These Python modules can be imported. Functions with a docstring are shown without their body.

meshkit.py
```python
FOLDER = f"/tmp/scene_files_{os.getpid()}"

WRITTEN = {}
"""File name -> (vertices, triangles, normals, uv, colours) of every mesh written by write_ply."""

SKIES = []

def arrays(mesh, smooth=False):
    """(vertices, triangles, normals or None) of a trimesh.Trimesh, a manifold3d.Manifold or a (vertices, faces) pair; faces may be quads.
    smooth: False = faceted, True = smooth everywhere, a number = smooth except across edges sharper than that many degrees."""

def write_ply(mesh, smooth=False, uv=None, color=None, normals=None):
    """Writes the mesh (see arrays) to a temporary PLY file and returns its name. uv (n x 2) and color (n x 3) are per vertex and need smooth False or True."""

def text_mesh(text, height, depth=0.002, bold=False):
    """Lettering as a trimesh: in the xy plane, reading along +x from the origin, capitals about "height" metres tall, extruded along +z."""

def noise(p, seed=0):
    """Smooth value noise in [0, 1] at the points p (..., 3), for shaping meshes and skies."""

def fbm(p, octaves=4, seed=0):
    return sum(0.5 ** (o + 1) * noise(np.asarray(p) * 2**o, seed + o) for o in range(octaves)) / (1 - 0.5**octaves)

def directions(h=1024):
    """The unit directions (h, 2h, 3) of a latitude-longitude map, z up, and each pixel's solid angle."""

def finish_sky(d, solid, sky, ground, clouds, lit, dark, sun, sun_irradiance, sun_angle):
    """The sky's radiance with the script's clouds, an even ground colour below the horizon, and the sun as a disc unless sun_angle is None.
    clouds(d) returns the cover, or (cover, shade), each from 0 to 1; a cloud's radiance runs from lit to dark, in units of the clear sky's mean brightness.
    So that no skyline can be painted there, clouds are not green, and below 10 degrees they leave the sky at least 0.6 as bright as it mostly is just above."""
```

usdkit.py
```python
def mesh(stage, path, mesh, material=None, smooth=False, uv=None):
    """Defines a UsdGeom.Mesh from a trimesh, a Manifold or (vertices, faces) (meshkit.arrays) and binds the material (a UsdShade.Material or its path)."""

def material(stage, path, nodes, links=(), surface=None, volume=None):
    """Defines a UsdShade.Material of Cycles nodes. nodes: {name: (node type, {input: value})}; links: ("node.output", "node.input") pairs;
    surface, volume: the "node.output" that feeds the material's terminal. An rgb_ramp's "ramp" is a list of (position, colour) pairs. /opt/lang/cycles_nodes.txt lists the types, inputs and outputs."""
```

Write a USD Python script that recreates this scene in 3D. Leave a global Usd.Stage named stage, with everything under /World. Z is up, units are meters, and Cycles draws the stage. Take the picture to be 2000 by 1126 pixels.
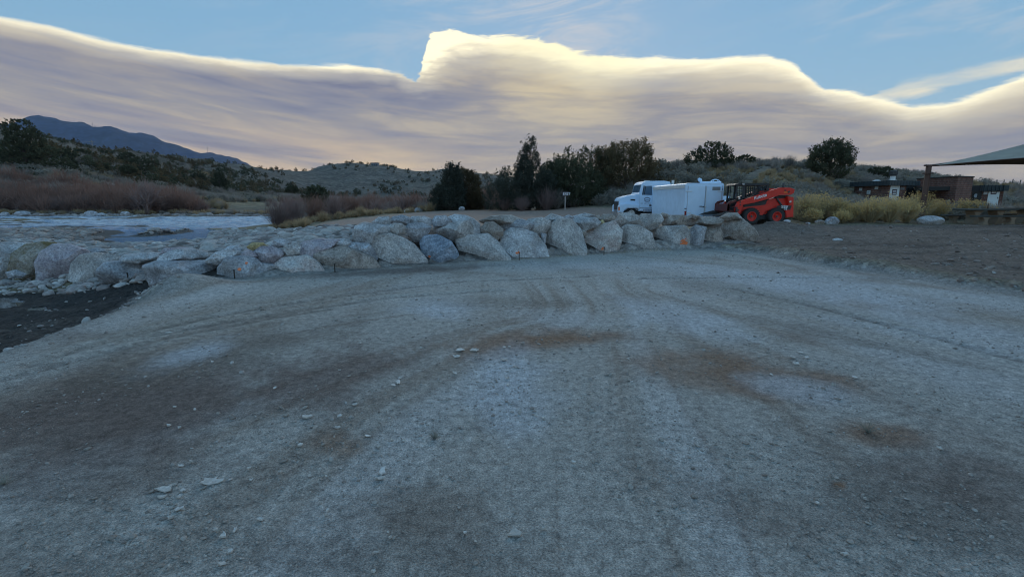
import math, random
import numpy as np, trimesh, usdkit, meshkit
from scipy.interpolate import RBFInterpolator
from shapely.geometry import Polygon
from pxr import Usd, UsdGeom, UsdLux, UsdShade, Gf, Sdf, Vt

stage = Usd.Stage.CreateInMemory()
UsdGeom.SetStageUpAxis(stage, 'Z')
UsdGeom.Xform.Define(stage, '/World')
UsdGeom.Scope.Define(stage, '/World/Looks')
random.seed(7); rng = np.random.default_rng(7)

# ------------------------------------------------------------------ camera
F, PW, PH, HY = 950.0, 2000.0, 1126.0, 388.0
EYE = np.array([0, 0, 1.6])
PITCH = math.atan((PH / 2 - HY) / F)
cam = UsdGeom.Camera.Define(stage, '/World/camera')
cam.CreateHorizontalApertureAttr(36.0); cam.CreateVerticalApertureAttr(20.25)
cam.CreateFocalLengthAttr(36.0 * F / PW); cam.CreateClippingRangeAttr(Gf.Vec2f(0.05, 30000))
cam.AddTranslateOp().Set(Gf.Vec3d(*EYE)); cam.AddRotateXOp().Set(90 - math.degrees(PITCH))
cam.CreateExposureAttr(0.70)
UPV = np.array([0, math.sin(PITCH), math.cos(PITCH)]); FWD = np.array([0, math.cos(PITCH), -math.sin(PITCH)])

def ray(px, py):
    px, py = np.asarray(px, float), np.asarray(py, float)
    return np.stack([(px - PW / 2) / F, FWD[1] + UPV[1] * (PH / 2 - py) / F, FWD[2] + UPV[2] * (PH / 2 - py) / F], -1)
def PZ(px, py, z):
    """the point at height z seen in the direction of a photograph pixel"""
    d = ray(px, py); return EYE + d * ((z - EYE[2]) / d[..., 2])[..., None]
def PY(px, py, Y):
    """the point at depth Y seen there"""
    d = ray(px, py); return EYE + d * (Y / d[..., 1])[..., None]
def pix(p):
    p = np.asarray(p, float) - EYE
    z = p @ FWD
    return np.stack([PW / 2 + F * p[..., 0] / z, PH / 2 - F * (p @ UPV) / z], -1)
def azel(px, py):
    d = ray(px, py); d = d / np.linalg.norm(d, axis=-1, keepdims=True)
    return np.degrees(np.arctan2(d[..., 0], d[..., 1])), np.degrees(np.arcsin(d[..., 2]))

# ------------------------------------------------------------------ sky and sun
SUN_EL, SUN_AZ = math.radians(16.0), math.radians(6.5)
def az_ramp(pts, scale, use_el=True):
    """a table over azimuth -60..60 degrees from pixel control points"""
    a = np.array(pts, float)
    az, el = azel(a[:, 0], a[:, 1])
    o = np.argsort(az)
    v = (el if use_el else a[:, 2])[o] / scale
    u = np.linspace(-60, 60, 256)
    return [(float(i), (float(t),) * 3) for i, t in zip(np.linspace(0, 1, 256), np.interp(u, az[o], v))]
def val_ramp(pts, scale):
    a = np.array(pts, float); az, _ = azel(a[:, 0], np.full(len(a), 200.0))
    u = np.linspace(-60, 60, 256)
    return [(float(i), (float(t) / scale,) * 3) for i, t in zip(np.linspace(0, 1, 256), np.interp(u, az, a[:, 1]))]
EDGE = [(-400, -60), (-200, -14), (0, 28), (100, 47), (200, 73), (300, 92), (400, 105), (500, 117), (560, 123), (600, 124), (680, 121), (740, 129),
        (800, 146), (814, 150), (824, 128), (832, 88), (842, 62), (860, 54), (900, 58), (940, 64), (1000, 65), (1040, 66), (1080, 80), (1130, 97), (1180, 105), (1300, 109),
        (1400, 110), (1440, 106), (1500, 104), (1535, 112), (1560, 128), (1585, 152), (1610, 168), (1660, 174), (1720, 186), (1780, 204), (1850, 195),
        (1900, 180), (2000, 143), (2200, 90), (2500, 60)]
RIMEDGE = [(-400, -60), (-200, -14), (0, 28), (100, 47), (200, 73), (300, 92), (400, 105), (500, 117), (600, 123), (700, 124), (780, 132), (810, 126), (850, 96), (890, 70), (940, 66), (1000, 66), (1040, 70), (1080, 82), (1130, 97), (1180, 104), (1300, 109), (1400, 110), (1440, 107), (1500, 108), (1535, 118), (1560, 132), (1585, 150), (1610, 165), (1660, 175), (1720, 188), (1780, 203), (1850, 196), (1900, 180), (2000, 143), (2200, 90), (2500, 60)]
FUZZ = [(-200, .1), (0, .16), (400, .2), (700, .22), (790, .45), (815, .9), (850, 1.0), (900, .6), (1100, .5), (1300, .28), (1450, .24), (1600, .32), (1750, .3), (2000, .25)]
SMOOTH = [(-400, -150), (0, 0), (300, 85), (600, 160), (900, 200), (1200, 215), (1450, 200), (1700, 205), (2000, 165), (2400, 120)]
RIM = [(-200, 1.0), (0, 0.95), (300, 1.05), (600, 1.05), (770, 1.1), (840, 2.6), (900, 2.5), (1000, 2.5), (1150, 2.6), (1350, 2.2), (1500, 2.4), (1600, 1.5), (1700, 1.5), (1850, 1.8), (2000, 2.0)]
BAND = [(1640, 190), (1740, 184), (1800, 170), (1860, 152), (1930, 140), (2000, 126), (2200, 90)]
BANDW = [(1690, 0.0), (1760, 0.9), (1850, 0.7), (2000, 0.6), (2200, 0.5), (2400, 0)]
WISP = [(0, 0.05), (400, 0.06), (620, 0.15), (800, 0.35), (950, 0.6), (1100, 0.9), (1220, 0.45), (1300, 0.08), (1500, 0.08), (1700, 0.45), (2000, 0.5)]
STR = 0.1
HAZE = 0.00004
def lin(r, g, b, k=1.0):
    return tuple(float(((c / 255 + 0.055) / 1.055) ** 2.4 if c > 10 else c / 255 / 12.92) * k for c in (r, g, b))
def cl(r, g, b, k=1.0):
    return lin(r, g, b, k / STR / 1.50)
N = {
 "sky": ("sky_texture", {"sky_type": "single_scattering", "sun_disc": False, "sun_elevation": SUN_EL, "sun_rotation": SUN_AZ, "aerosol_density": 0.04, "air_density": 0.9, "ozone_density": 3.0}),
 "skyg": ("gamma", {"gamma": 0.15}), "skysat": ("hsv", {"saturation": 3.9, "value": 3.2}),
 "tc": ("texture_coordinate", {}), "s": ("separate_xyz", {}),
 "az": ("math", {"math_type": "arctan2"}), "el0": ("math", {"math_type": "arcsine"}), "el": ("math", {"math_type": "degrees"}),
 "u": ("map_range", {"from_min": -math.radians(60), "from_max": math.radians(60), "to_min": 0.0, "to_max": 1.0, "clamp": True}),
 "edge": ("rgb_ramp", {"ramp": az_ramp(EDGE, 40)}), "edgem": ("math", {"math_type": "multiply", "value2": 40.0}), "aza": ("math", {"math_type": "absolute"}), "azs": ("map_range", {"range_type": "smoothstep", "from_min": math.radians(58), "from_max": math.radians(150), "to_min": 1.0, "to_max": 0.3, "clamp": True}), "edged": ("math", {"math_type": "multiply"}),
 "edge2": ("rgb_ramp", {"ramp": az_ramp(RIMEDGE, 40)}), "edge2m": ("math", {"math_type": "multiply", "value2": 40.0}), "edge2d": ("math", {"math_type": "multiply"}), "t2": ("math", {"math_type": "subtract"}),
 "smo": ("rgb_ramp", {"ramp": az_ramp(SMOOTH, 40)}), "smod": ("math", {"math_type": "multiply", "value2": -40.0 * 0.9}),
 "band": ("rgb_ramp", {"ramp": az_ramp(BAND, 40)}), "bandd": ("math", {"math_type": "multiply", "value2": 40.0}), "bandw": ("rgb_ramp", {"ramp": val_ramp(BANDW, 1)}),
 "rim": ("rgb_ramp", {"ramp": val_ramp(RIM, 4)}), "rimd": ("math", {"math_type": "multiply", "value2": 4.0}),
 "wispw": ("rgb_ramp", {"ramp": val_ramp(WISP, 1)}),
 # fuzz of the cloud's edge
 "evec": ("combine_xyz", {"z": 0.0}), "eaz": ("math", {"math_type": "multiply", "value2": 16.0}), "eel": ("math", {"math_type": "multiply", "value2": 1.3}),
 "en": ("noise_texture", {"scale": 1.0, "detail": 7.0, "roughness": 0.66, "distortion": 0.4}),
 "enm0": ("map_range", {"from_min": 0.25, "from_max": 0.75, "to_min": -1.0, "to_max": 1.0}), "enm": ("math", {"math_type": "multiply"}), "fuzz": ("rgb_ramp", {"ramp": val_ramp(FUZZ, 1)}),
 "el2": ("math", {"math_type": "add"}),
 "t": ("math", {"math_type": "subtract"}),
 "cov": ("map_range", {"range_type": "smoothstep", "from_min": 0.0, "from_max": 0.5, "to_min": 0.0, "to_max": 1.0, "clamp": True}),
 # streaks following the cloud
 "sv": ("math", {"math_type": "add"}), "svs": ("math", {"math_type": "multiply", "value2": 0.24}), "sus": ("math", {"math_type": "multiply", "value2": 1.7}),
 "svec": ("combine_xyz", {"z": 3.7}), "sn": ("noise_texture", {"scale": 1.0, "detail": 5.0, "roughness": 0.54, "distortion": 0.6}),
 "svs2": ("math", {"math_type": "multiply", "value2": 0.8}), "sus2": ("math", {"math_type": "multiply", "value2": 5.5}),
 "svec2": ("combine_xyz", {"z": 9.1}), "sn2": ("noise_texture", {"scale": 1.0, "detail": 6.0, "roughness": 0.62, "distortion": 0.6}),
 "tone": ("rgb_ramp", {"ramp": [(0.0, cl(108, 112, 134)), (0.36, cl(118, 121, 142)), (0.44, cl(138, 138, 150)), (0.52, cl(157, 152, 151)), (0.61, cl(184, 173, 156)), (1.0, cl(208, 193, 165))]}),
 "snmix": ("mix_float", {"fac": 0.42}), "azt": ("map_range", {"from_min": -0.8, "from_max": 0.8, "to_min": -0.03, "to_max": 0.06, "clamp": True}), "snadd": ("math", {"math_type": "add"}),
 "tr": ("math", {"math_type": "divide"}), "trn": ("math", {"math_type": "multiply_add", "value2": 0.7, "value3": -0.35}), "tr2": ("math", {"math_type": "add"}),
 "rimf": ("rgb_ramp", {"ramp": [(0.0, (1, 1, 1)), (0.13, (1, 1, 1)), (0.28, (0.66,) * 3), (0.52, (0.26,) * 3), (1.0, (0.0,) * 3)]}), "tr3": ("math", {"math_type": "multiply", "value2": 0.58}),
 "rimc": ("mix", {"color2": cl(255, 244, 208, 1.25)}),
 # warm low horizon on the left, and the glow round the hidden sun
 "low": ("map_range", {"range_type": "smoothstep", "from_min": 9.0, "from_max": 2.5, "to_min": 0.0, "to_max": 0.85, "clamp": True}),
 "lowa": ("map_range", {"range_type": "smoothstep", "from_min": 0.0, "from_max": -0.42, "to_min": 0.12, "to_max": 1.0, "clamp": True}),
 "lowm": ("math", {"math_type": "multiply"}), "lown": ("math", {"math_type": "multiply"}), "lowr": ("map_range", {"from_min": 0.38, "from_max": 0.58, "to_min": 0.25, "to_max": 1.15, "clamp": True}),
 "lowc": ("mix", {"color2": cl(238, 206, 158)}),
 "sund": ("vector_math", {"math_type": "dot_product", "vector2": (math.sin(SUN_AZ) * math.cos(SUN_EL), math.cos(SUN_AZ) * math.cos(SUN_EL), math.sin(SUN_EL))}),
 "glow": ("map_range", {"range_type": "smoothstep", "from_min": math.cos(math.radians(11)), "from_max": 1.0, "to_min": 0.0, "to_max": 0.32, "clamp": True}),
 "glown": ("map_range", {"from_min": 0.3, "from_max": 0.6, "to_min": 0.35, "to_max": 1.2, "clamp": True}), "glowm": ("math", {"math_type": "multiply", "use_clamp": True}),
 "glowc": ("mix", {"color2": cl(250, 228, 170)}),
 # cirrus wisps in the blue, and the bright band on the right
 "wvec": ("combine_xyz", {"z": 21.3}), "wu": ("math", {"math_type": "multiply", "value2": 4.2}), "wskew": ("math", {"math_type": "multiply_add", "value2": -9.0}), "wv": ("math", {"math_type": "multiply", "value2": 0.3}),
 "wn": ("noise_texture", {"scale": 1.0, "detail": 8.0, "roughness": 0.66, "distortion": 0.8}),
 "wm": ("map_range", {"range_type": "smoothstep", "from_min": 0.43, "from_max": 0.70, "to_min": 0.0, "to_max": 1.0, "clamp": True}), "wmm": ("math", {"math_type": "multiply"}),
 "wtop": ("map_range", {"range_type": "smoothstep", "from_min": 60.0, "from_max": 30.0, "to_min": 0.35, "to_max": 1.0, "clamp": True}), "wmt": ("math", {"math_type": "multiply"}),
 "wmix": ("mix", {"color2": cl(200, 202, 206)}),
 "bd": ("math", {"math_type": "subtract"}), "bda": ("math", {"math_type": "absolute"}), "bq": ("math", {"math_type": "divide"}),
 "bm": ("map_range", {"range_type": "smoothstep", "from_min": 1.3, "from_max": 0.2, "to_min": 0.0, "to_max": 1.0, "clamp": True}), "bn": ("math", {"math_type": "multiply", "use_clamp": True}),
 "bnn": ("map_range", {"from_min": 0.25, "from_max": 0.6, "to_min": 0.3, "to_max": 1.0, "clamp": True}), "bwm": ("math", {"math_type": "add", "value2": 0.001}),
 "bmix": ("mix", {"color2": cl(238, 230, 205)}),
 "final": ("mix", {}), "glow2": ("map_range", {"range_type": "smoothstep", "from_min": math.cos(math.radians(10)), "from_max": math.cos(math.radians(1.5)), "to_min": 0.0, "to_max": 0.9, "clamp": True}), "glow2m": ("math", {"math_type": "multiply"}), "glow2c": ("mix", {"color2": cl(255, 247, 205, 1.1)}),
 "bg": ("background_shader", {"strength": STR}),
}
L = [("sky.color", "skyg.color"), ("skyg.color", "skysat.color"), ("tc.generated", "s.vector"), ("s.x", "az.value1"), ("s.y", "az.value2"), ("s.z", "el0.value1"), ("el0.value", "el.value1"), ("az.value", "u.value"),
 ("u.result", "edge.fac"), ("edge.color", "edgem.value1"), ("az.value", "aza.value1"), ("aza.value", "azs.value"), ("edgem.value", "edged.value1"), ("azs.result", "edged.value2"), ("u.result", "edge2.fac"), ("edge2.color", "edge2m.value1"), ("edge2m.value", "edge2d.value1"), ("azs.result", "edge2d.value2"), ("u.result", "smo.fac"), ("smo.color", "smod.value1"), ("u.result", "band.fac"), ("band.color", "bandd.value1"), ("u.result", "bandw.fac"),
 ("u.result", "rim.fac"), ("rim.color", "rimd.value1"), ("u.result", "wispw.fac"),
 ("az.value", "eaz.value1"), ("el.value", "eel.value1"), ("eaz.value", "evec.x"), ("eel.value", "evec.y"), ("evec.vector", "en.vector"), ("en.fac", "enm0.value"), ("enm0.result", "enm.value1"), ("u.result", "fuzz.fac"), ("fuzz.color", "enm.value2"), ("el.value", "el2.value1"), ("enm.value", "el2.value2"),
 ("edged.value", "t.value1"), ("el2.value", "t.value2"), ("t.value", "cov.value"),
 ("el.value", "sv.value1"), ("smod.value", "sv.value2"), ("sv.value", "svs.value1"), ("az.value", "sus.value1"), ("sus.value", "svec.x"), ("svs.value", "svec.y"), ("svec.vector", "sn.vector"),
 ("sv.value", "svs2.value1"), ("az.value", "sus2.value1"), ("sus2.value", "svec2.x"), ("svs2.value", "svec2.y"), ("svec2.vector", "sn2.vector"),
 ("sn.fac", "snmix.a"), ("sn2.fac", "snmix.b"), ("az.value", "azt.value"), ("snmix.result", "snadd.value1"), ("azt.result", "snadd.value2"), ("snadd.value", "tone.fac"),
 ("edge2d.value", "t2.value1"), ("el2.value", "t2.value2"), ("t2.value", "tr.value1"), ("rimd.value", "tr.value2"), ("sn2.fac", "trn.value1"), ("tr.value", "tr2.value1"), ("trn.value", "tr2.value2"), ("tr2.value", "tr3.value1"), ("tr3.value", "rimf.fac"),
 ("el.value", "low.value"), ("az.value", "lowa.value"), ("low.result", "lowm.value1"), ("lowa.result", "lowm.value2"), ("sn.fac", "lowr.value"), ("lowm.value", "lown.value1"), ("lowr.result", "lown.value2"), ("lown.value", "lowc.fac"), ("tone.color", "lowc.color1"),
 ("tc.generated", "sund.vector1"), ("sund.value", "glow.value"), ("snmix.result", "glown.value"), ("glow.result", "glowm.value1"), ("glown.result", "glowm.value2"), ("glowm.value", "glowc.fac"), ("lowc.color", "glowc.color1"),
 ("rimf.color", "rimc.fac"), ("glowc.color", "rimc.color1"),
 ("az.value", "wu.value1"), ("az.value", "wskew.value1"), ("el.value", "wskew.value3"), ("wskew.value", "wv.value1"), ("wu.value", "wvec.x"), ("wv.value", "wvec.y"), ("wvec.vector", "wn.vector"), ("wn.fac", "wm.value"),
 ("wm.result", "wmm.value1"), ("wispw.color", "wmm.value2"), ("el.value", "wtop.value"), ("wmm.value", "wmt.value1"), ("wtop.result", "wmt.value2"), ("wmt.value", "wmix.fac"), ("skysat.color", "wmix.color1"),
 ("el2.value", "bd.value1"), ("bandd.value", "bd.value2"), ("bd.value", "bda.value1"), ("bandw.color", "bwm.value1"), ("bda.value", "bq.value1"), ("bwm.value", "bq.value2"), ("bq.value", "bm.value"),
 ("sn2.fac", "bnn.value"), ("bm.result", "bn.value1"), ("bnn.result", "bn.value2"), ("bn.value", "bmix.fac"), ("wmix.color", "bmix.color1"),
 ("cov.result", "final.fac"), ("bmix.color", "final.color1"), ("sund.value", "glow2.value"), ("glow2.result", "glow2m.value1"), ("rimf.color", "glow2m.value2"), ("glow2m.value", "glow2c.fac"), ("rimc.color", "glow2c.color1"), ("glow2c.color", "final.color2"), ("final.color", "bg.color")]
sky_mat = usdkit.material(stage, '/World/Looks/sky_look', N, L, surface="bg.background")
dome = UsdLux.DomeLight.Define(stage, '/World/sky')
UsdShade.MaterialBindingAPI.Apply(dome.GetPrim()).Bind(sky_mat)
dome.GetPrim().SetCustomDataByKey('kind', 'structure')
sun = UsdLux.DistantLight.Define(stage, '/World/sun')
sun.CreateNormalizeAttr(True); sun.CreateIntensityAttr(0.12); sun.CreateAngleAttr(30.0); sun.CreateColorAttr(Gf.Vec3f(1.0, 0.90, 0.75))
sun.AddRotateZOp().Set(-math.degrees(SUN_AZ)); sun.AddRotateXOp().Set(-(90 - math.degrees(SUN_EL)))
# ------------------------------------------------------------------ helpers
TAKEN = {}
def numbered(parent, name):
    k = (parent, name); n = TAKEN.get(k, -1) + 1; TAKEN[k] = n
    return f"{parent}/{name}" + (f"_{n:03d}" if n else "")
def path_of(parent):
    return '/World' if parent is None else str(parent.GetPath())
def tag(p, label=None, cat=None, group=None, kind=None):
    for k, v in (('label', label), ('category', cat), ('group', group), ('kind', kind)):
        if v: p.SetCustomDataByKey(k, v)
    return p
def obj(name, mesh, m, parent=None, smooth=False):
    return usdkit.mesh(stage, numbered(path_of(parent), name), mesh, m, smooth=smooth).GetPrim()
def thing(name, label, cat, loc=(0, 0, 0), rotz=0.0, group=None):
    x = UsdGeom.Xform.Define(stage, numbered('/World', name))
    x.AddTranslateOp().Set(Gf.Vec3d(*map(float, loc))); x.AddRotateZOp().Set(float(math.degrees(rotz)))
    return tag(x.GetPrim(), label, cat, group)
def copy_of(src, name, label, cat, loc, rotz=0.0, group=None, scale=None):
    p = thing(name, label, cat, loc, rotz, group)
    if scale is not None: UsdGeom.Xformable(p).AddScaleOp().Set(Gf.Vec3f(*map(float, np.broadcast_to(scale, 3))))
    p.GetReferences().AddInternalReference(src.GetPath()); p.SetInstanceable(True)
    return p
def look(name, nodes, links, surface="p.BSDF"):
    return usdkit.material(stage, '/World/Looks/' + name, nodes, links, surface=surface)
def plain(name, c, rough=0.6, metal=0.0, var=0.12, scale=6.0, bump=0.0, bscale=40.0, **kw):
    """paint, metal or concrete with uneven colour and gloss"""
    c = np.array(c, float)
    n = {"g": ("geometry", {}), "n": ("noise_texture", {"scale": scale, "detail": 6.0, "roughness": 0.65}),
         "r": ("rgb_ramp", {"ramp": [(0.25, tuple(c * (1 - var))), (0.5, tuple(c)), (0.75, tuple(np.minimum(c * (1 + var), 1)))]}),
         "rr": ("map_range", {"from_min": 0.3, "from_max": 0.7, "to_min": rough * 0.85, "to_max": min(1, rough * 1.15)}),
         "p": ("principled_bsdf", {"metallic": metal, **kw})}
    l = [("g.position", "n.vector"), ("n.fac", "r.fac"), ("r.color", "p.base_color"), ("n.fac", "rr.value"), ("rr.result", "p.roughness")]
    if bump:
        n["n2"] = ("noise_texture", {"scale": bscale, "detail": 4.0, "roughness": 0.7}); n["b"] = ("bump", {"strength": 1.0, "distance": bump})
        l += [("g.position", "n2.vector"), ("n2.fac", "b.height"), ("b.normal", "p.normal")]
    return look(name, n, l)
def smooth01(x): x = np.clip(x, 0, 1); return x * x * (3 - 2 * x)
def bbox(lo, hi, bevel=0.0):
    """a box, its edges chamfered"""
    lo, hi = np.minimum(lo, hi).astype(float), np.maximum(lo, hi).astype(float)
    if bevel <= 0:
        b = trimesh.creation.box(hi - lo); b.apply_translation((lo + hi) / 2); return b
    b = min(bevel, 0.49 * (hi - lo).min()); pts = []
    for sx in (0, 1):
        for sy in (0, 1):
            for sz in (0, 1):
                c = np.where([sx, sy, sz], hi, lo); d = np.where([sx, sy, sz], -b, b)
                for k in range(3): e = c + d; e[k] = c[k]; pts.append(e)
    return trimesh.convex.convex_hull(np.array(pts))
def prism(poly, y0, y1, bevel=0.0):
    """an outline in the xz plane given depth along y"""
    P = Polygon(poly).buffer(0)
    if bevel > 0:
        inner = P.buffer(-bevel)
        if inner.is_empty or inner.geom_type != 'Polygon': bevel = 0
    def ex(pg, a, b):
        m = trimesh.creation.extrude_polygon(pg, abs(b - a), engine="earcut")
        v = np.array(m.vertices); m.vertices = np.stack([v[:, 0], max(a, b) - v[:, 2] * 1.0, v[:, 1]], 1); m.fix_normals(); return m
    if bevel <= 0: return ex(P, y0, y1)
    lo, hi = min(y0, y1), max(y0, y1)
    return trimesh.util.concatenate([ex(P, lo + bevel, hi - bevel), ex(inner, lo, lo + bevel * 1.02), ex(inner, hi - bevel * 1.02, hi)])
def tube(pts, r, sides=8, caps=True):
    pts = np.asarray(pts, float); r = np.broadcast_to(r, (len(pts),)).astype(float)
    t = np.gradient(pts, axis=0); t /= np.linalg.norm(t, axis=1, keepdims=True) + 1e-12
    a = np.cross(t, np.where(np.abs(t[:, 2:]) < 0.9, [0, 0, 1.0], [1.0, 0, 0])); a /= np.linalg.norm(a, axis=1, keepdims=True)
    b = np.cross(t, a); ang = np.arange(sides) * 2 * np.pi / sides
    v = pts[:, None] + r[:, None, None] * (np.cos(ang)[None, :, None] * a[:, None] + np.sin(ang)[None, :, None] * b[:, None])
    n = len(pts); f = []
    for i in range(n - 1):
        for j in range(sides):
            k = (j + 1) % sides
            f += [[i * sides + j, i * sides + k, (i + 1) * sides + k], [i * sides + j, (i + 1) * sides + k, (i + 1) * sides + j]]
    v = v.reshape(-1, 3)
    if caps:
        c0, c1 = len(v), len(v) + 1; v = np.vstack([v, pts[:1], pts[-1:]])
        for j in range(sides):
            k = (j + 1) % sides; f += [[c0, k, j], [c1, (n - 1) * sides + j, (n - 1) * sides + k]]
    return trimesh.Trimesh(v, np.array(f), process=False)
def lathe(profile, axis_at, sides=28):
    """(r, y) pairs turned round an axis that runs along y through axis_at"""
    pr = np.array(profile, float); ang = np.arange(sides) * 2 * np.pi / sides
    v = np.stack([pr[:, None, 0] * np.cos(ang), np.broadcast_to(pr[:, None, 1], (len(pr), sides)), pr[:, None, 0] * np.sin(ang)], -1).reshape(-1, 3) + axis_at
    f = []
    for i in range(len(pr) - 1):
        for j in range(sides):
            k = (j + 1) % sides; a, b, c, d = i * sides + j, i * sides + k, (i + 1) * sides + k, (i + 1) * sides + j
            f += [[a, b, c], [a, c, d]]
    m = trimesh.Trimesh(v, f, process=True); m.fix_normals(); return m
cat = trimesh.util.concatenate
def fb(X, Y, s, o=4, seed=0):
    return meshkit.fbm(np.stack([X * s, Y * s, np.full_like(X, 0.37 + seed)], -1), o, seed) - 0.5

# ------------------------------------------------------------------ terrain
def G(a): return [PZ(x, y, z) for x, y, z in a]
WALL_BASE = [(-120, 560, -0.5), (0, 548, -0.45), (100, 546, -0.42), (200, 552, -0.4), (300, 556, -0.2), (330, 553, -0.1), (430, 546, 0), (540, 538, 0), (640, 529, 0), (735, 522, 0), (860, 513, 0), (1000, 505, 0), (1180, 494, 0), (1370, 484, 0), (1460, 474, 0.06)]
WB = np.array(G(WALL_BASE)); WBpx = np.array([w[0] for w in WALL_BASE], float)
def wall_y(px): return np.interp(px, WBpx, WB[:, 1])
PAD = np.array(G([(370, 552, 0), (430, 546, 0), (540, 538, 0), (735, 522, 0), (1000, 505, 0), (1180, 494, 0), (1390, 485, 0), (1500, 496, 0), (1600, 517, 0), (1700, 528, 0), (1800, 543, 0), (1900, 560, 0), (2000, 574, 0), (2300, 640, 0)]))[:, :2]
PAD = np.vstack([PAD, [[16, 2], [18, -8], [16, -30], [-8, -30], [-5.5, -5]], np.array(G([(-500, 860, 0), (-200, 755, 0), (0, 678, 0), (100, 642, 0), (200, 608, 0), (300, 572, 0), (340, 557, 0)]))[:, :2]])
MUD = np.array(G([(-500, 850, -.2), (-200, 750, -.2), (0, 676, -.15), (100, 640, -.15), (200, 606, -.12), (300, 571, -.1), (370, 553, -.05), (300, 557, -.2), (200, 560, -.4), (0, 572, -.45), (-300, 600, -.5)]))[:, :2]
ROAD = np.array(G([(560, 448, -.15), (620, 434, -.05), (760, 420, .35), (860, 411.5, .5), (1000, 410, .5), (1110, 411, .55), (1200, 414, .5), (1300, 421, .42), (1420, 428, .38), (1420, 436, .36)]))[:, :2]
ROAD = np.vstack([ROAD, WB[13, :2] + [0.2, 1.6], WB[11, :2] + [0, 1.6], WB[9, :2] + [0, 1.8], PZ(690, 447, .3)[:2]])
LOT = np.array(G([(1390, 480, .05), (1500, 494, 0.02), (1600, 515, 0.02), (1700, 526, 0.02), (1800, 541, 0.02), (1900, 558, 0.02), (2000, 572, 0.02), (2300, 638, 0.02)]))[:, :2]
LOT = np.vstack([LOT, [[16, 2], [18, -8], [60, -8], [60, 28]], np.array(G([(2000, 437.5, .36), (1800, 438, .36), (1560, 437, .36), (1540, 432, .36), (1420, 430, .37)]))[:, :2], WB[13, :2] + [0.2, 1.0]])
COB = np.array(G([(-300, 560, -.45), (0, 540, -.4), (200, 545, -.3), (330, 545, .0), (735, 510, .3)]))[:, :2]
COB = np.vstack([COB, [WB[9, :2] + [0.3, 1.6]], np.array(G([(705, 444, .3), (640, 447, .0), (560, 452, -.3), (500, 451, -.7), (420, 451, -.8)]))[:, :2], np.array(G([(395, 446, -.8), (300, 439, -.8), (0, 438, -.8), (-300, 440, -.8)]))[:, :2]])
def sdist(P, X, Y):
    """signed distance to a polygon in plan, positive inside"""
    P = np.asarray(P); q = np.roll(P, -1, 0); best = np.full(X.shape, 1e9); ins = np.zeros(X.shape, bool)
    for (ax, ay), (bx, by) in zip(P, q):
        dx, dy = bx - ax, by - ay; t = np.clip(((X - ax) * dx + (Y - ay) * dy) / (dx * dx + dy * dy + 1e-12), 0, 1)
        best = np.minimum(best, np.hypot(X - ax - t * dx, Y - ay - t * dy))
        c = (ay > Y) != (by > Y); ins ^= c & (X < dx * (Y - ay) / (dy if dy else 1e-12) + ax)
    return np.where(ins, best, -best)
NEAR = []
for i, (wx, wy, wz) in enumerate(WB):
    NEAR.append([wx, wy - 0.1, wz])
    back = np.array([-0.42, 0.9]) if wx < 8 else np.array([0, 1.0])
    zt = np.interp(WBpx[i], [-120, 200, 330, 480, 700, 1000, 1370, 1460], [-0.1, -0.05, 0.12, 0.3, 0.62, 0.72, 0.62, 0.42])
    NEAR.append([wx + back[0] * 0.9, wy + back[1] * 0.9, zt * 0.75]); NEAR.append([wx + back[0] * 1.7, wy + back[1] * 1.7, zt])
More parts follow.
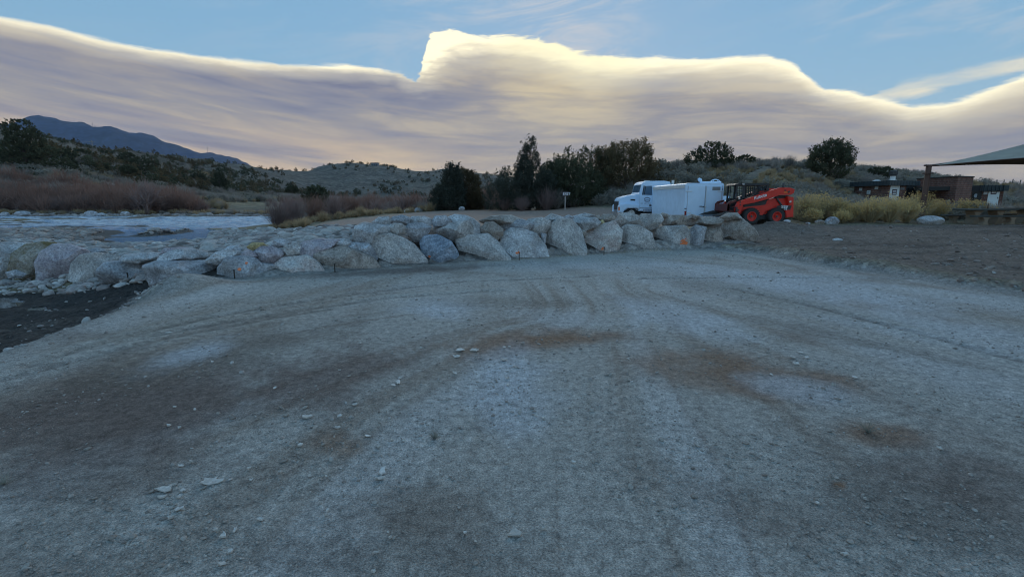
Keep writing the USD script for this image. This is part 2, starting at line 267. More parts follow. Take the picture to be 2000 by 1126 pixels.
NEAR += G([(200, 482, -.72), (100, 478, -.5), (300, 480, -.8), (380, 470, -.8), (500, 464, -.55), (450, 482, -.2), (350, 487, -.25), (550, 470, .05), (650, 455, .1), (600, 461, 0), (540, 458, -.3), (690, 450, .3),
   (220, 477.5, -.8), (300, 475, -.8), (390, 461, -.8), (420, 452, -.8), (290, 466, -1.1), (350, 458, -1.1), (245, 472, -1.0), (400, 450, -1.1),
   (0, 462, -.5), (-200, 462, -.5), (150, 460, -.45), (300, 450, -.5), (360, 447, -.6), (60, 452, -.4), (-250, 440, -.8), (0, 441.5, -.8), (150, 441.5, -.8), (300, 440, -.8), (395, 446, -.8), (230, 454, -.75), (180, 468, -.75),
   (-200, 430, -1.7), (0, 430, -1.7), (250, 429, -1.7), (450, 430, -1.7), (450, 440, -1.4), (510, 450, -.8), (470, 451, -.8),
   (-500, 422, -.8), (-250, 421.5, -.8), (0, 421, -.8), (250, 421, -.8), (400, 421, -.8), (510, 421, -.8),
   (530, 449, -.6), (560, 444, -.35), (620, 432, -.05), (690, 424, .2), (750, 418, .4), (850, 411, .5), (1000, 410, .55), (920, 410, .52),
   (700, 436, .25), (800, 425, .35), (1000, 425, .5), (1200, 425, .5),
   (20, 592, -.53), (45, 590, -.5), (20, 603, -.5), (80, 604, -.5), (100, 598, -.42), (200, 570, -.36), (150, 600, -.38), (0, 640, -.4), (60, 622, -.42), (-200, 700, -.5), (300, 559, -.15), (-200, 600, -.6), (0, 565, -.47), (250, 575, -.28)])
NEAR += [[0, 0, 0], [0, -10, 0], [3, -30, 0], [8, 5, 0], [-4, 3, 0], [14, 0, 0.05], [20, 2, .2], [40, 5, .4], [60, -10, .6], [-14, 0, -.7], [-30, 5, -1.0], [-40, -10, -1], [-60, 30, -1.2], [60, 25, .5]]
NEAR += [list(PY(560, 436, 44)), list(PY(620, 425, 48)), [-16, 50, -1.0], [-22, 55, -1.7], [-14, 60, -.9], [-28, 62, -1.7]]
NEAR += G([(1500, 440, .34), (1440, 441, .34), (1560, 437.5, .35), (1700, 438, .36), (1800, 438, .36), (1900, 438, .36), (2000, 438, .36), (2300, 438, .38), (1450, 460, .2), (1550, 470, .16), (1700, 490, .1), (1850, 480, .16), (2000, 500, .13), (2000, 460, .28), (1400, 470, .45), (1450, 468, .22)])
NEAR += [[(px - 1000) / 966 * Y_, Y_, z_] for px, Y_, z_ in ((1210, 33, .28), (1270, 33, .28), (1330, 33, .3), (1210, 35.5, .3), (1330, 36, .36), (1180, 34, .34), (1380, 29, .33), (1300, 27, .33))]
FAR = {
 -700: [(69, 421), (85, 385), (110, 330), (150, 240), (220, 200), (400, 190)], -200: [(69, 421), (82, 393), (112, 332), (150, 265), (200, 245), (300, 245)],
 0: [(69, 421), (80, 402), (95, 365), (115, 325), (150, 276), (185, 262), (250, 262), (400, 290)],
 60: [(69, 421), (80, 402), (95, 366), (115, 326), (150, 285), (200, 268), (300, 275), (400, 300)],
 130: [(69, 421), (80, 404), (100, 355), (125, 318), (160, 296), (220, 288), (300, 288), (400, 310)],
 200: [(69, 421), (80, 406), (105, 366), (140, 330), (190, 306), (250, 298), (300, 297), (400, 325)],
 300: [(69, 421), (82, 408), (115, 382), (160, 348), (240, 314), (290, 306), (350, 310), (500, 330)],
 400: [(69, 421), (85, 411), (130, 390), (200, 362), (300, 322), (350, 312), (420, 318), (600, 340)],
 480: [(69, 421), (90, 413), (150, 397), (250, 372), (380, 330), (430, 322), (550, 330), (700, 345)],
 560: [(80, 415), (150, 403), (300, 382), (480, 338), (540, 330), (650, 335), (800, 350)],
 600: [(80, 413), (150, 402), (300, 387), (480, 348), (560, 337), (620, 338), (800, 350)]}
for px, py in [(620, 326), (650, 321), (690, 320), (720, 327), (740, 326), (770, 330), (800, 337), (830, 341), (860, 333), (890, 331), (920, 341), (960, 340), (985, 346), (1030, 360), (1100, 380)]:
    FAR[px] = [(75, 412), (100, 406), (160, 402), (280, 393), (400, 378), (520, (py + 352) / 2), (620, py), (760, py + 12), (1000, 370)]
for px in (1250, 1500, 1800, 2000, 2700): FAR[px] = [(95, np.interp(px, [1250, 1500, 1800, 2000], [360, 335, 347, 361])), (200, 366), (600, 376), (1000, 380)]
FARP = np.array([PY(px, py, Y) for px, rows in FAR.items() for Y, py in rows])
HILL = {1110: [(40, 411), (50, 406), (80, 402)], 1200: [(37, 419), (45, 390), (52, 375), (60, 368), (90, 368)], 1300: [(37, 419), (41, 399), (48, 352), (55, 332), (60, 328), (90, 340)],
 1400: [(34, 424), (39, 398), (48, 348), (56, 331), (62, 327), (90, 338)], 1500: [(29, 426), (36, 402), (46, 352), (56, 327), (62, 323), (90, 334)],
 1600: [(27, 431), (36, 407), (48, 357), (58, 333), (64, 330), (90, 335)], 1700: [(27, 432), (42, 414), (52, 377), (62, 343), (68, 336), (95, 342)],
 1800: [(27, 432), (46, 415), (55, 387), (65, 353), (72, 346), (100, 350)], 1900: [(27, 432), (49, 414), (58, 392), (70, 361), (78, 357), (100, 360)],
 2000: [(27, 432), (49, 413), (60, 394), (72, 367), (80, 362), (110, 366)], 2300: [(27, 432), (49, 413), (60, 394), (72, 367), (80, 362), (110, 366)]}
HILLP = np.array([PY(px, py, Y) for px, rows in HILL.items() for Y, py in rows])
nearP = np.vstack([np.array(NEAR), HILLP[HILLP[:, 1] < 82], FARP[FARP[:, 1] < 90]])
_, keep = np.unique(np.round(nearP[:, :2], 2), axis=0, return_index=True); nearP = nearP[keep]
farP = np.vstack([FARP, HILLP[HILLP[:, 1] > 50], np.array([PY(x, y, 69) for x, y in [(-250, 421), (0, 421), (510, 421)]])])
fkey = lambda X, Y: np.stack([np.clip(X / np.maximum(Y, 1), -3, 3) * 5, np.log(np.maximum(Y, 20)) * 3], -1)
fk = fkey(farP[:, 0], farP[:, 1]); _, keep = np.unique(np.round(fk, 3), axis=0, return_index=True)
RN = RBFInterpolator(nearP[:, :2], nearP[:, 2], kernel='linear', smoothing=0.0)
RF = RBFInterpolator(fk[keep], ((farP[:, 2] - 1.6) / farP[:, 1])[keep], kernel='linear')
MTN = np.array([(-900, 215), (-400, 232), (-150, 242), (-60, 246), (0, 243), (30, 241), (55, 236), (75, 234.5), (100, 239), (115, 238), (150, 245), (165, 245), (190, 250), (215, 250), (250, 259), (270, 263), (300, 272), (330, 283), (360, 293), (400, 300), (430, 305), (455, 312), (480, 320), (520, 336), (600, 372), (800, 386), (3000, 386)], float)
mtn_t = PY(MTN[:, 0], MTN[:, 1], 1.0)
WATER_Z = -0.8
POOL = np.array(G([(216, 477.5, -.8), (250, 468, -.8), (310, 460.5, -.8), (360, 456, -.8), (395, 449.5, -.8), (440, 449, -.8), (400, 457, -.8), (395, 465, -.8), (345, 473, -.8), (305, 479, -.8), (250, 482, -.8)]))[:, :2]
PUD = np.array(G([(-60, 583, -.5), (20, 582, -.5), (42, 588, -.5), (36, 597, -.5), (10, 602, -.5), (-60, 606, -.5)]))[:, :2]
PUD2 = [np.array(G([(52, 601, -.5), (66, 599, -.5), (62, 606, -.5)]))[:, :2], np.array(G([(70, 602, -.5), (82, 598.5, -.5), (93, 601, -.5), (80, 605, -.5)]))[:, :2]]
RUTS = [np.array(G([(x, y, 0) for x, y in L_]))[:, :2] for L_ in ([(60, 712), (150, 683), (250, 657), (400, 622), (530, 597), (700, 572), (900, 549), (1150, 540)], [(0, 742), (160, 700), (330, 660), (520, 622), (640, 604)], [(240, 668), (420, 633), (560, 610), (760, 580), (980, 566)], [(1250, 543), (1450, 541), (1620, 541), (1780, 545)], [(1500, 500), (1580, 514), (1680, 529), (1800, 541), (1900, 552)], [(1420, 560), (1600, 600), (1800, 650), (2000, 705)])]
def rut_depth(X, Y):
    o = np.zeros(X.shape); m = (X > -9) & (X < 12) & (Y > 3) & (Y < 17)
    x, y = X[m], Y[m]; b = np.full(x.shape, 9.0)
    for L_ in RUTS:
        for (ax, ay), (bx, by) in zip(L_[:-1], L_[1:]):
            dx, dy = bx - ax, by - ay; t = np.clip(((x - ax) * dx + (y - ay) * dy) / (dx * dx + dy * dy), 0, 1); b = np.minimum(b, np.hypot(x - ax - t * dx, y - ay - t * dy))
    b = b + fb(x, y, 3.0, 3, 15) * .12; o[m] = np.exp(-(b / .07) ** 2) - .6 * np.exp(-((b - .17) / .08) ** 2); return o
def H(X, Y):
    X, Y = np.broadcast_arrays(np.asarray(X, float), np.asarray(Y, float)); shp = X.shape; X, Y = X.ravel(), Y.ravel()
    z = np.zeros(len(X)); r = np.hypot(X, Y)
    near = (r < 120) & (Y < 95)
    if near.any(): z[near] = RN(np.stack([np.clip(X[near], -110, 110), np.clip(Y[near], -40, 95)], -1))
    far = Y > 58
    if far.any():
        zf = 1.6 + np.clip(RF(fkey(X[far], Y[far])), -0.05, 0.4) * np.minimum(Y[far], 1400.0)
        zf = zf + fb(X[far], Y[far], 0.02, 5, 3) * np.clip((Y[far] - 90) * 0.02, 0, 8) + fb(X[far], Y[far], 0.006, 4, 5) * np.clip((Y[far] - 200) * 0.03, 0, 14)
        w = smooth01((Y[far] - 58) / 14); z[far] = np.where(near[far], z[far] * (1 - w) + zf * w, zf)
    # mountain
    m = r > 1200
    if m.any():
        t = np.clip(X[m] / np.maximum(Y[m], 1), -6, 6)
        crest = np.interp(t, mtn_t[:, 0], mtn_t[:, 2] - 1.6)
        q = np.where(Y[m] > 0, np.exp(-((Y[m] - 4200) / 1000.0) ** 2), 0)
        z[m] = z[m] * 0.2 + (crest * 4200 * q) + fb(X[m], Y[m], 0.004, 5, 11) * 150 * q + (1 - np.abs(fb(X[m], Y[m], 0.0022, 4, 2)) * 4) * 40 * q - 40 * q
    sp = sdist(PAD, X, Y) if True else 0
    w = smooth01((sp + 0.25) / 0.5)
    sl = sdist(LOT, X, Y); sr = sdist(ROAD, X, Y)
    padz = fb(X, Y, 0.35, 3, 1) * 0.06 + fb(X, Y, 3.0, 3, 4) * 0.012
    padz = padz - rut_depth(X, Y) * 0.02
    z = z * (1 - w) + padz * w
    d = smooth01(sl / 0.8) * (r < 70)
    if d.any():
        u = (X * 0.93 + Y * 0.36); v = (-X * 0.36 + Y * 0.93)
        z = z + d * (fb(X, Y, 0.8, 4, 8) * 0.24 + fb(u * 0.5, v * 2.2, 1.0, 4, 9) * 0.12 + fb(X, Y, 5.0, 3, 8) * 0.05)
    ber = np.exp(-((sp + 0.35) / 0.28) ** 2) * (sl > -0.6) * (X > 3); z = z + ber * (0.05 + 0.08 * fb(X, Y, 2.0, 3, 6))
    mound = np.exp(-(((X - PZ(1530, 441, .4)[0]) / 0.9) ** 2 + ((Y - 22.3) / 0.8) ** 2)); z = z + 0.3 * mound * (1 + fb(X, Y, 3, 3, 2))
    sm = sdist(MUD, X, Y); z = z + smooth01(sm / 0.5) * (fb(X * 0.4 + Y * .2, Y * 1.3, 1.8, 4, 12) * 0.22 + fb(X, Y, 6, 3, 12) * 0.09)
    lb = np.exp(-((sp + 0.15) / 0.30) ** 2) * (X < -3.5) * (Y < 9.4); z = z + lb * (0.05 + 0.16 * fb(X, Y, 2.4, 4, 27))
    bm = PZ(365, 562, 0.0); z = z + 0.26 * np.exp(-(((X - bm[0]) / 0.75) ** 2 + ((Y - bm[1]) / 0.55) ** 2))
    rest = (r < 90) & (sp < 0) & (sm < 0) & (sl < 0) & (sr < 0)
    z = z + rest * fb(X, Y, 0.5, 4, 14) * 0.2
    zone = (Y > 20) & (Y < 46) & (X < -8); wpl = smooth01((sdist(POOL, X, Y) + .5) / .9) * zone; z = z * (1 - wpl) + np.minimum(z, -1.05) * wpl
    zone = (Y > 6) & (Y < 13) & (X < -4); z = np.where(zone & (sm > -.5), np.maximum(z, -.485 + .02 * fb(X, Y, 4, 2, 3)), z)
    for P_ in [PUD] + PUD2: wpl = smooth01((sdist(P_, X, Y) + .06 + fb(X, Y, 5, 3, 9) * .25) / .12) * zone; z = z * (1 - wpl) - .56 * wpl
    return z.reshape(shp)
def Hp(px, Y):
    """where the ground is, at this column and depth"""
    X = (px - PW / 2) / 966.0 * Y; return np.array([X, Y, float(H(np.array([X]), np.array([Y]))[0])])

azg = np.radians(np.concatenate([np.linspace(-180, -58, 40, endpoint=False), np.linspace(-58, 58, 700), np.linspace(58, 180, 41)[1:]]))
rr = [0.6]
while rr[-1] < 9000:
    a = rr[-1]; rr.append(a * (1.022 if a < 6 else 1.0085 if a < 34 else 1.014 if a < 110 else 1.022 if a < 700 else 1.05))
rr = np.array(rr); AZ, RR = np.meshgrid(azg, rr)
GX, GY = np.sin(AZ) * RR, np.cos(AZ) * RR
GZ = H(GX, GY)
nr, na = GX.shape
V = np.stack([GX, GY, GZ], -1).reshape(-1, 3)
idx = np.arange(nr * na).reshape(nr, na)
q = np.stack([idx[:-1, :-1], idx[:-1, 1:], idx[1:, 1:], idx[1:, :-1]], -1).reshape(-1, 4)
V = np.vstack([V, [[0, 0, float(H(np.array([0.0]), np.array([0.0]))[0])]]]); c0 = len(V) - 1
Ft = np.vstack([q[:, [0, 2, 1]], q[:, [0, 3, 2]], np.stack([idx[0, :-1], idx[0, 1:], np.full(na - 1, c0)], -1)[:, [0, 2, 1]]])
fnr = np.cross(V[Ft[:, 1]] - V[Ft[:, 0]], V[Ft[:, 2]] - V[Ft[:, 0]])
if fnr[:, 2].mean() < 0: Ft = Ft[:, [0, 2, 1]]; fnr = -fnr
NV = np.zeros_like(V)
for k in range(3): np.add.at(NV, Ft[:, k], fnr)
NV /= np.linalg.norm(NV, axis=1, keepdims=True) + 1e-12
# ---- the ground's colours: what each patch is made of, plus painted haze and wall shade
X, Y, Z = V.T; R_ = np.hypot(X, Y)
sp, sm, sl, sr, sc = (sdist(P, X, Y) for P in (PAD, MUD, LOT, ROAD, COB))
wob = fb(X, Y, 1.2, 4, 21) * 0.9
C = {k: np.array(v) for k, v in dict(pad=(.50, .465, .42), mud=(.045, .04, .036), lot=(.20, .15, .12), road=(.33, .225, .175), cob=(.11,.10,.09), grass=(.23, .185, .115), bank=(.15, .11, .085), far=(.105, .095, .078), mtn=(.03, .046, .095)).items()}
col = np.tile(C['grass'], (len(V), 1))
def blend(mask, c): 
    global col
    m = np.clip(mask, 0, 1)[:, None]; col = col * (1 - m) + np.asarray(c) * m
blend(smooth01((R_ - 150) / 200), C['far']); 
blend(smooth01((Z + 0.9) / -0.2) * (R_ < 200), (.09, .08, .07))
blend((X < -5) * (Y > 60) * (Y < 100) * smooth01((6 - Z) / 5), C['bank'])
blend(smooth01((sc + wob * .5) / 0.6), C['cob']); blend(smooth01((sr + wob) / 1.2), C['road']); blend(smooth01((sl + wob * .6) / 0.7), C['lot'])
blend(smooth01((sm + 0.25 + wob * .15) / 0.3), C['mud']); blend((sm > -.2) * smooth01(fb(X * .5 + Y * .2, Y * 1.6, 1.3, 5, 91) * 7) * .7, (.10, .088, .076)); blend((sm > -.3) * smooth01((.75 + sp + wob * .7) / .5), (.26, .235, .21)); blend(smooth01((sp + 0.05 + wob * .45) / 0.35), C['pad'])
# hillside scrub tones
hs = (R_ > 25) & (sp < 0) & (sl < 0) & (sr < 0) & (sc < 0)
blend(hs * smooth01(fb(X, Y, 0.05, 5, 31) * 7) * 0.75, (.12, .115, .10)); blend(hs * (R_ < 260) * smooth01(fb(X, Y, 0.16, 4, 33) * 8 - .5) * 0.7, (.32, .265, .18)); blend(hs * (R_ > 200) * smooth01(fb(X, Y, 0.012, 5, 36) * 8) * 0.6, (.085, .085, .07))
blend(smooth01((R_ - 1300) / 500), C['mtn'])  # blue of the distant haze painted into the mountain colour
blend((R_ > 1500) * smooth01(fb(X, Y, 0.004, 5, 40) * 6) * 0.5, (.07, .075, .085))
# dried-silt, damp and rust-brown patches of the gravel pad
def patch(px, py, rx, ry, c, k, rot=0.0):
    dx, dy = PVX[:, 0] - px, PVX[:, 1] - py; ca, sa = math.cos(rot), math.sin(rot)
    d = np.sqrt(((dx * ca + dy * sa) / rx) ** 2 + ((-dx * sa + dy * ca) / ry) ** 2)
    s_ = np.flatnonzero((sp > 0) & (Y > 1.2) & (d < 2.4)); d = d[s_] + PN1[s_]
    m = (smooth01(1.25 - d) * k)[:, None]; col[s_] = col[s_] * (1 - m) + np.asarray(c) * m
PVX = pix(V); PN1 = fb(X, Y, 2.2, 4, 5) * 1.3 + fb(X, Y, 9, 3, 3) * 0.5
on = sp > 0
SWEEP = [(0, [(0, 678), (100, 642), (200, 608), (340, 557)]), (1.0, [(60, 712), (250, 657), (530, 597), (900, 549)]), (1.7, [(0, 742), (330, 660), (640, 604), (900, 570)]), (3.2, [(0, 830), (300, 745), (700, 650), (1000, 590)]), (5, [(0, 1000), (500, 800), (800, 690), (1050, 620)]), (6.5, [(400, 1126), (700, 850), (900, 720), (1090, 620)]), (8, [(850, 1126), (950, 800), (1060, 660), (1120, 560)]), (11, [(1500, 1126), (1350, 800), (1250, 650), (1180, 550)]), (13, [(2000, 900), (1600, 720), (1300, 590)]), (14.5, [(2000, 765), (1650, 665), (1280, 565)]), (16, [(2000, 705), (1600, 600), (1420, 545)]), (18, [(2000, 574), (1700, 528), (1390, 485)])]
swp = np.array([(*PZ(x, y, 0)[:2], v) for v, L_ in SWEEP for x, y in L_]); RS = RBFInterpolator(swp[:, :2], swp[:, 2], kernel='linear', smoothing=.02); s_on = np.flatnonzero((sp > -.2) & (Y > 1) & (R_ < 30)); sw = np.zeros(len(V)); sw[s_on] = RS(V[s_on, :2])
along = np.hypot(X - 1, Y - 14)
far_c = smooth01((along - 2.5) / 4.0)
blend(on * far_c * smooth01(fb(sw * 1.3, along * .10, 1.0, 5, 101) * 6 - .1) * .55, (.62, .60, .58)); blend(on * far_c * smooth01(fb(sw * 2.1, along * .14, 1.0, 5, 103) * 6 - .1) * .6, (.30, .235, .185)); blend(on * far_c * smooth01(fb(sw * 5.5, along * .25, 1.0, 4, 105) * 7 - .9) * .5, (.24, .18, .145))
damp, rust, pale, silt = (.195, .142, .118), (.30, .178, .112), (.55, .54, .53), (.63, .65, .68)
on = sp > 0
ang = np.arctan2(X + 1.0, 19 - Y)
blend(on * smooth01(fb(ang * 14, Y * 0.12, 1.0, 4, 51) * 5.5) * 0.65, (.34, .265, .205))
blend(on * smooth01(fb(X, Y, 0.9, 5, 53) * 6 - .3) * 0.6, (.29, .235, .195))
blend(on * smooth01(fb(X, Y, 0.5, 4, 57) * 7 - .6) * 0.5, pale)
for a in [(250, 790, 420, 90, damp, .9, -.15), (420, 690, 330, 40, (.22, .18, .145), .7, -.2), (150, 930, 330, 60, damp, .5, -.1), (1850, 1000, 330, 110, (.19, .155, .13), .6, .2), (700, 1080, 420, 60, (.22, .19, .165), .5, 0), (640, 740, 230, 55, damp, .75, -.3), (120, 870, 200, 50, damp, .6, -.2), (1050, 665, 190, 24, rust, .95, -.05), (940, 690, 80, 20, rust, .6, 0), (1470, 735, 230, 50, rust, .9, .12), (1300, 700, 120, 30, rust, .5, .1),
          (1720, 850, 110, 32, rust, .8, .1), (1880, 930, 200, 60, damp, .55, .3), (660, 870, 60, 26, rust, .6, 0), (1640, 945, 16, 9, rust, 1, 0), (1480, 1000, 240, 60, (.22, .17, .14), .5, .3), (830, 1000, 200, 60, (.24, .19, .155), .6, 0),
          (1000, 760, 110, 90, silt, .75, 0), (860, 600, 90, 24, silt, .7, 0), (370, 690, 110, 24, silt, .7, -.3), (1330, 620, 160, 34, silt, .6, .2), (1560, 560, 420, 34, silt, .6, .1), (1850, 640, 300, 40, silt, .45, .2), (1150, 520, 260, 12, pale, .6, 0), (1560, 760, 140, 26, silt, .6, .2), (1100, 620, 130, 20, pale, .6, .1), (1750, 640, 300, 18, pale, .6, .22), (1800, 700, 260, 20, pale, .5, .25),
          (1500, 580, 300, 14, (.29, .25, .20), .6, .2), (1650, 660, 350, 12, (.26, .225, .19), .6, .22), (760, 530, 230, 10, damp, .8, -.06), (1000, 590, 200, 14, (.27, .235, .195), .5, 0), (300, 640, 260, 22, (.33, .275, .215), .6, -.25)]:
    patch(*a)
pvx = PVX[:, 0]; wyv = np.interp(pvx, WBpx, WB[:, 1]); blend((Y > 5) & (Y < 20) & (pvx > -150) & (pvx < 1470) & (sp < 0.0) & (Y - wyv > .14) & (Y - wyv < 2.1), (.05, .042, .036))  # soil painted near black as shadow in the gaps between boulders
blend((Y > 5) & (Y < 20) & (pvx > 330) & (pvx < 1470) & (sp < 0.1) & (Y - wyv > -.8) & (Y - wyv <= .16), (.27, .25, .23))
rd = rut_depth(X, Y); blend(on * np.clip(rd, 0, 1) * np.clip(.45 + 1.6 * fb(X, Y, 2, 3, 19), 0, 1), (.15, .13, .115)); blend(on * np.clip(-rd * 1.6, 0, 1) * np.clip(.35 + 1.4 * fb(X, Y, 2.5, 3, 22), 0, 1), (.52, .50, .46))
edge = np.exp(-((sp - 0.1) / 0.3) ** 2); blend(edge * (X > 5) * .8, (.30, .29, .275)); blend(edge * (X < -4) * .7, (.30, .29, .27))
blend((sl > 0) * smooth01(fb(X * .35 + Y * .1, Y * 1.2, 1.0, 5, 61) * 6) * .6, (.11, .08, .064)); blend((sl > 0) * smooth01(fb(X * .4, Y * 1.3, 1.0, 5, 63) * 6 - .4) * .6, (.25, .195, .16))
col *= (1 + fb(X, Y, 7, 3, 71)[:, None] * 0.25)
kind = np.full(len(V), 0)
kind[:] = 6; kind[R_ > 150] = 7; kind[R_ > 1200] = 8
kind[(R_ < 150) & (Z < -0.5) & (sm < 0)] = 5
for k, s in ((4, sc), (3, sr), (2, sl), (1, sm), (0, sp)): kind[(s > 0) & (R_ < 80)] = k
names = ['gravel_pad', 'mud_flat', 'dirt_lot', 'dirt_road', 'cobble_bank', 'riverbed', 'hillside', 'hills', 'mountain']
labels = ['packed grey gravel boat ramp pad with brown patches', 'dark wet churned mud flat beside the ramp', 'rutted reddish brown dirt lot right of the boulder wall', 'pinkish dirt road behind the boulder wall', 'cobble covered river bank behind the left wall', 'river bed and shore', 'scrubby grass hillside', 'distant scrub hills', 'far blue mountain ridge']
def ground_look(name, fine, coarse, peb, bumpd, spread=0.5, rough=0.92, spec=0.25):
    n = {"a": ("attribute", {"attribute": "ground_color"}), "g": ("geometry", {}),
         "n1": ("noise_texture", {"scale": fine, "detail": 5.0, "roughness": 0.75}), "n2": ("noise_texture", {"scale": coarse, "detail": 7.0, "roughness": 0.68, "distortion": 0.3}),
         "v": ("voronoi_texture", {"scale": peb, "randomness": 1.0}), "vb": ("rgb_to_bw", {}),
         "m1": ("map_range", {"from_min": 0.28, "from_max": 0.72, "to_min": 1 - spread, "to_max": 1 + spread}), "m2": ("map_range", {"from_min": 0.3, "from_max": 0.7, "to_min": 1 - spread * .75, "to_max": 1 + spread * .75}),
         "m3": ("map_range", {"from_min": 0.0, "from_max": 1.0, "to_min": 1 - spread * .6, "to_max": 1 + spread * .55}),
         "x1": ("math", {"math_type": "multiply"}), "x2": ("math", {"math_type": "multiply"}), "c": ("mix", {"mix_type": "multiply", "fac": 1.0}),
         "h1": ("math", {"math_type": "multiply_add", "value2": 0.6}), "h2": ("math", {"math_type": "multiply_add", "value2": -0.45}), "b": ("bump", {"strength": 1.0, "distance": bumpd}),
         "p": ("principled_bsdf", {"roughness": rough, "specular_ior_level": spec})}
    l = [("g.position", "n1.vector"), ("g.position", "n2.vector"), ("g.position", "v.vector"), ("v.color", "vb.color"), ("n1.fac", "m1.value"), ("n2.fac", "m2.value"), ("vb.val", "m3.value"),
         ("m1.result", "x1.value1"), ("m2.result", "x1.value2"), ("x1.value", "x2.value1"), ("m3.result", "x2.value2"), ("a.color", "c.color1"), ("x2.value", "c.color2"), ("c.color", "p.base_color"),
         ("n1.fac", "h1.value1"), ("n2.fac", "h1.value3"), ("v.distance", "h2.value1"), ("h1.value", "h2.value3"), ("h2.value", "b.height"), ("b.normal", "p.normal")]
    return look(name, n, l)
gl = [ground_look('gravel_look', 95, 14, 120, 0.028, 0.55), ground_look('mud_look', 14, 3.5, 20, 0.14, 0.75, 0.75, 0.2), ground_look('dirt_look', 16, 3.2, 18, 0.09, 0.5), ground_look('road_look', 12, 3, 16, 0.03, 0.25), ground_look('cobble_ground_look', 10, 3, 12, 0.08, 0.5),
      ground_look('riverbed_look', 8, 2, 9, 0.1, 0.5), ground_look('hillside_look', 3.0, 0.6, 5, 0.3, 0.6), ground_look('hills_look', 0.35, 0.07, 0.3, 1.5, 0.6), ground_look('mountain_look', 0.03, 0.008, 0.05, 12.0, 0.5)]
fk_ = np.max(kind[Ft], 1); SETTING = {}
for k, nm in enumerate(names):
    f = Ft[fk_ == k]
    if not len(f): continue
    used, inv = np.unique(f, return_inverse=True)
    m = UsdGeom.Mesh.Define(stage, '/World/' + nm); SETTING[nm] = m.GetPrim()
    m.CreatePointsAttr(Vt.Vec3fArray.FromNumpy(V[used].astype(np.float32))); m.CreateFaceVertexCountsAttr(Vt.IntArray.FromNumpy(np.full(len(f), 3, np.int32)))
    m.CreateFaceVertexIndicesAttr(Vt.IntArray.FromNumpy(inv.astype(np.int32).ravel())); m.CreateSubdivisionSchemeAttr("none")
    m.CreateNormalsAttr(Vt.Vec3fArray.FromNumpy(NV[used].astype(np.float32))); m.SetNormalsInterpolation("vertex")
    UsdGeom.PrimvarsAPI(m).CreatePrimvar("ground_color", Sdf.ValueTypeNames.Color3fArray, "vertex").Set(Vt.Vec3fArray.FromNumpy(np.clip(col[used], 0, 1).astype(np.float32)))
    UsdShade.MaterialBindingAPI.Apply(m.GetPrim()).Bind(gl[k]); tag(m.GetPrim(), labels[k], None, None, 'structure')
# ---- water
xs, ys = np.arange(-120, 12, 0.3), np.arange(24, 80, 0.22)
WX, WY = np.meshgrid(xs, ys)
wav = fb(WX * 0.6, WY * 1.3, 1.0, 4, 81) * 0.42 + fb(WX * .25, WY * .9, 1.0, 3, 83) * 0.30 + fb(WX * 1.5, WY * 2.4, 1.0, 3, 85) * .16
calm = smooth01((WY - 37 - 0.10 * (WX + 25)) / 5); WZ = WATER_Z + wav * (0.04 + 0.96 * calm) * 0.9
wi = np.arange(WX.size).reshape(WX.shape); wq = np.stack([wi[:-1, :-1], wi[:-1, 1:], wi[1:, 1:], wi[1:, :-1]], -1).reshape(-1, 4)
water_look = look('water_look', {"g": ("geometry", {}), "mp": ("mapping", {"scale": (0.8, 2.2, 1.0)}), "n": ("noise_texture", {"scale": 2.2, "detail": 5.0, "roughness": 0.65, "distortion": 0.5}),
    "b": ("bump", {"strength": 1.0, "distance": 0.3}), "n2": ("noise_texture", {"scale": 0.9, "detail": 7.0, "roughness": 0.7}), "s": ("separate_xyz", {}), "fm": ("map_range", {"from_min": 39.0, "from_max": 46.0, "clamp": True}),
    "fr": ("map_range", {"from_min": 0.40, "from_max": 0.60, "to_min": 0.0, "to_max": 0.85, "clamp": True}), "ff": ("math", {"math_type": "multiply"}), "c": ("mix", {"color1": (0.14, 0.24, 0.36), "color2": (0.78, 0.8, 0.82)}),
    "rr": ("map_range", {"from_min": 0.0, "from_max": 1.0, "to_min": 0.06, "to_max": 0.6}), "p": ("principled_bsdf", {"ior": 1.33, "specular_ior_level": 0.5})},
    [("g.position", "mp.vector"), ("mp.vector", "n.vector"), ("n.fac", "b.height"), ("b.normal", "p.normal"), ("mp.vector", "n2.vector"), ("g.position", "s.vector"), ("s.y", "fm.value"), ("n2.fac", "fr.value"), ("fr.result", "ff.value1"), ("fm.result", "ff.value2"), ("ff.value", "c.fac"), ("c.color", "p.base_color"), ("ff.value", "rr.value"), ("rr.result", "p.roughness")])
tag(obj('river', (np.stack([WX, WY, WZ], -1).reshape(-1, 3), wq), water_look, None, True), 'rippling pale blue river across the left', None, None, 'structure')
pud = PZ(20, 592, -0.5)
puddle_look = look('puddle_look', {"p": ("principled_bsdf", {"base_color": (0.03, 0.028, 0.025), "roughness": 0.02, "ior": 1.8})}, [])
g8 = np.linspace(0, 2 * np.pi, 30, endpoint=False)
PV = np.vstack([[pud[0] - 0.6, pud[1], -0.5], np.stack([pud[0] - 0.6 + 3.2 * np.cos(g8), pud[1] + 1.6 * np.sin(g8), np.full(30, -0.5)], 1)])
tag(obj('puddle', (PV, np.array([[0, 1 + i, 1 + (i + 1) % 30] for i in range(30)])), puddle_look), 'still puddle reflecting the pale sky in the dark mud at the left edge', None, None, 'structure')
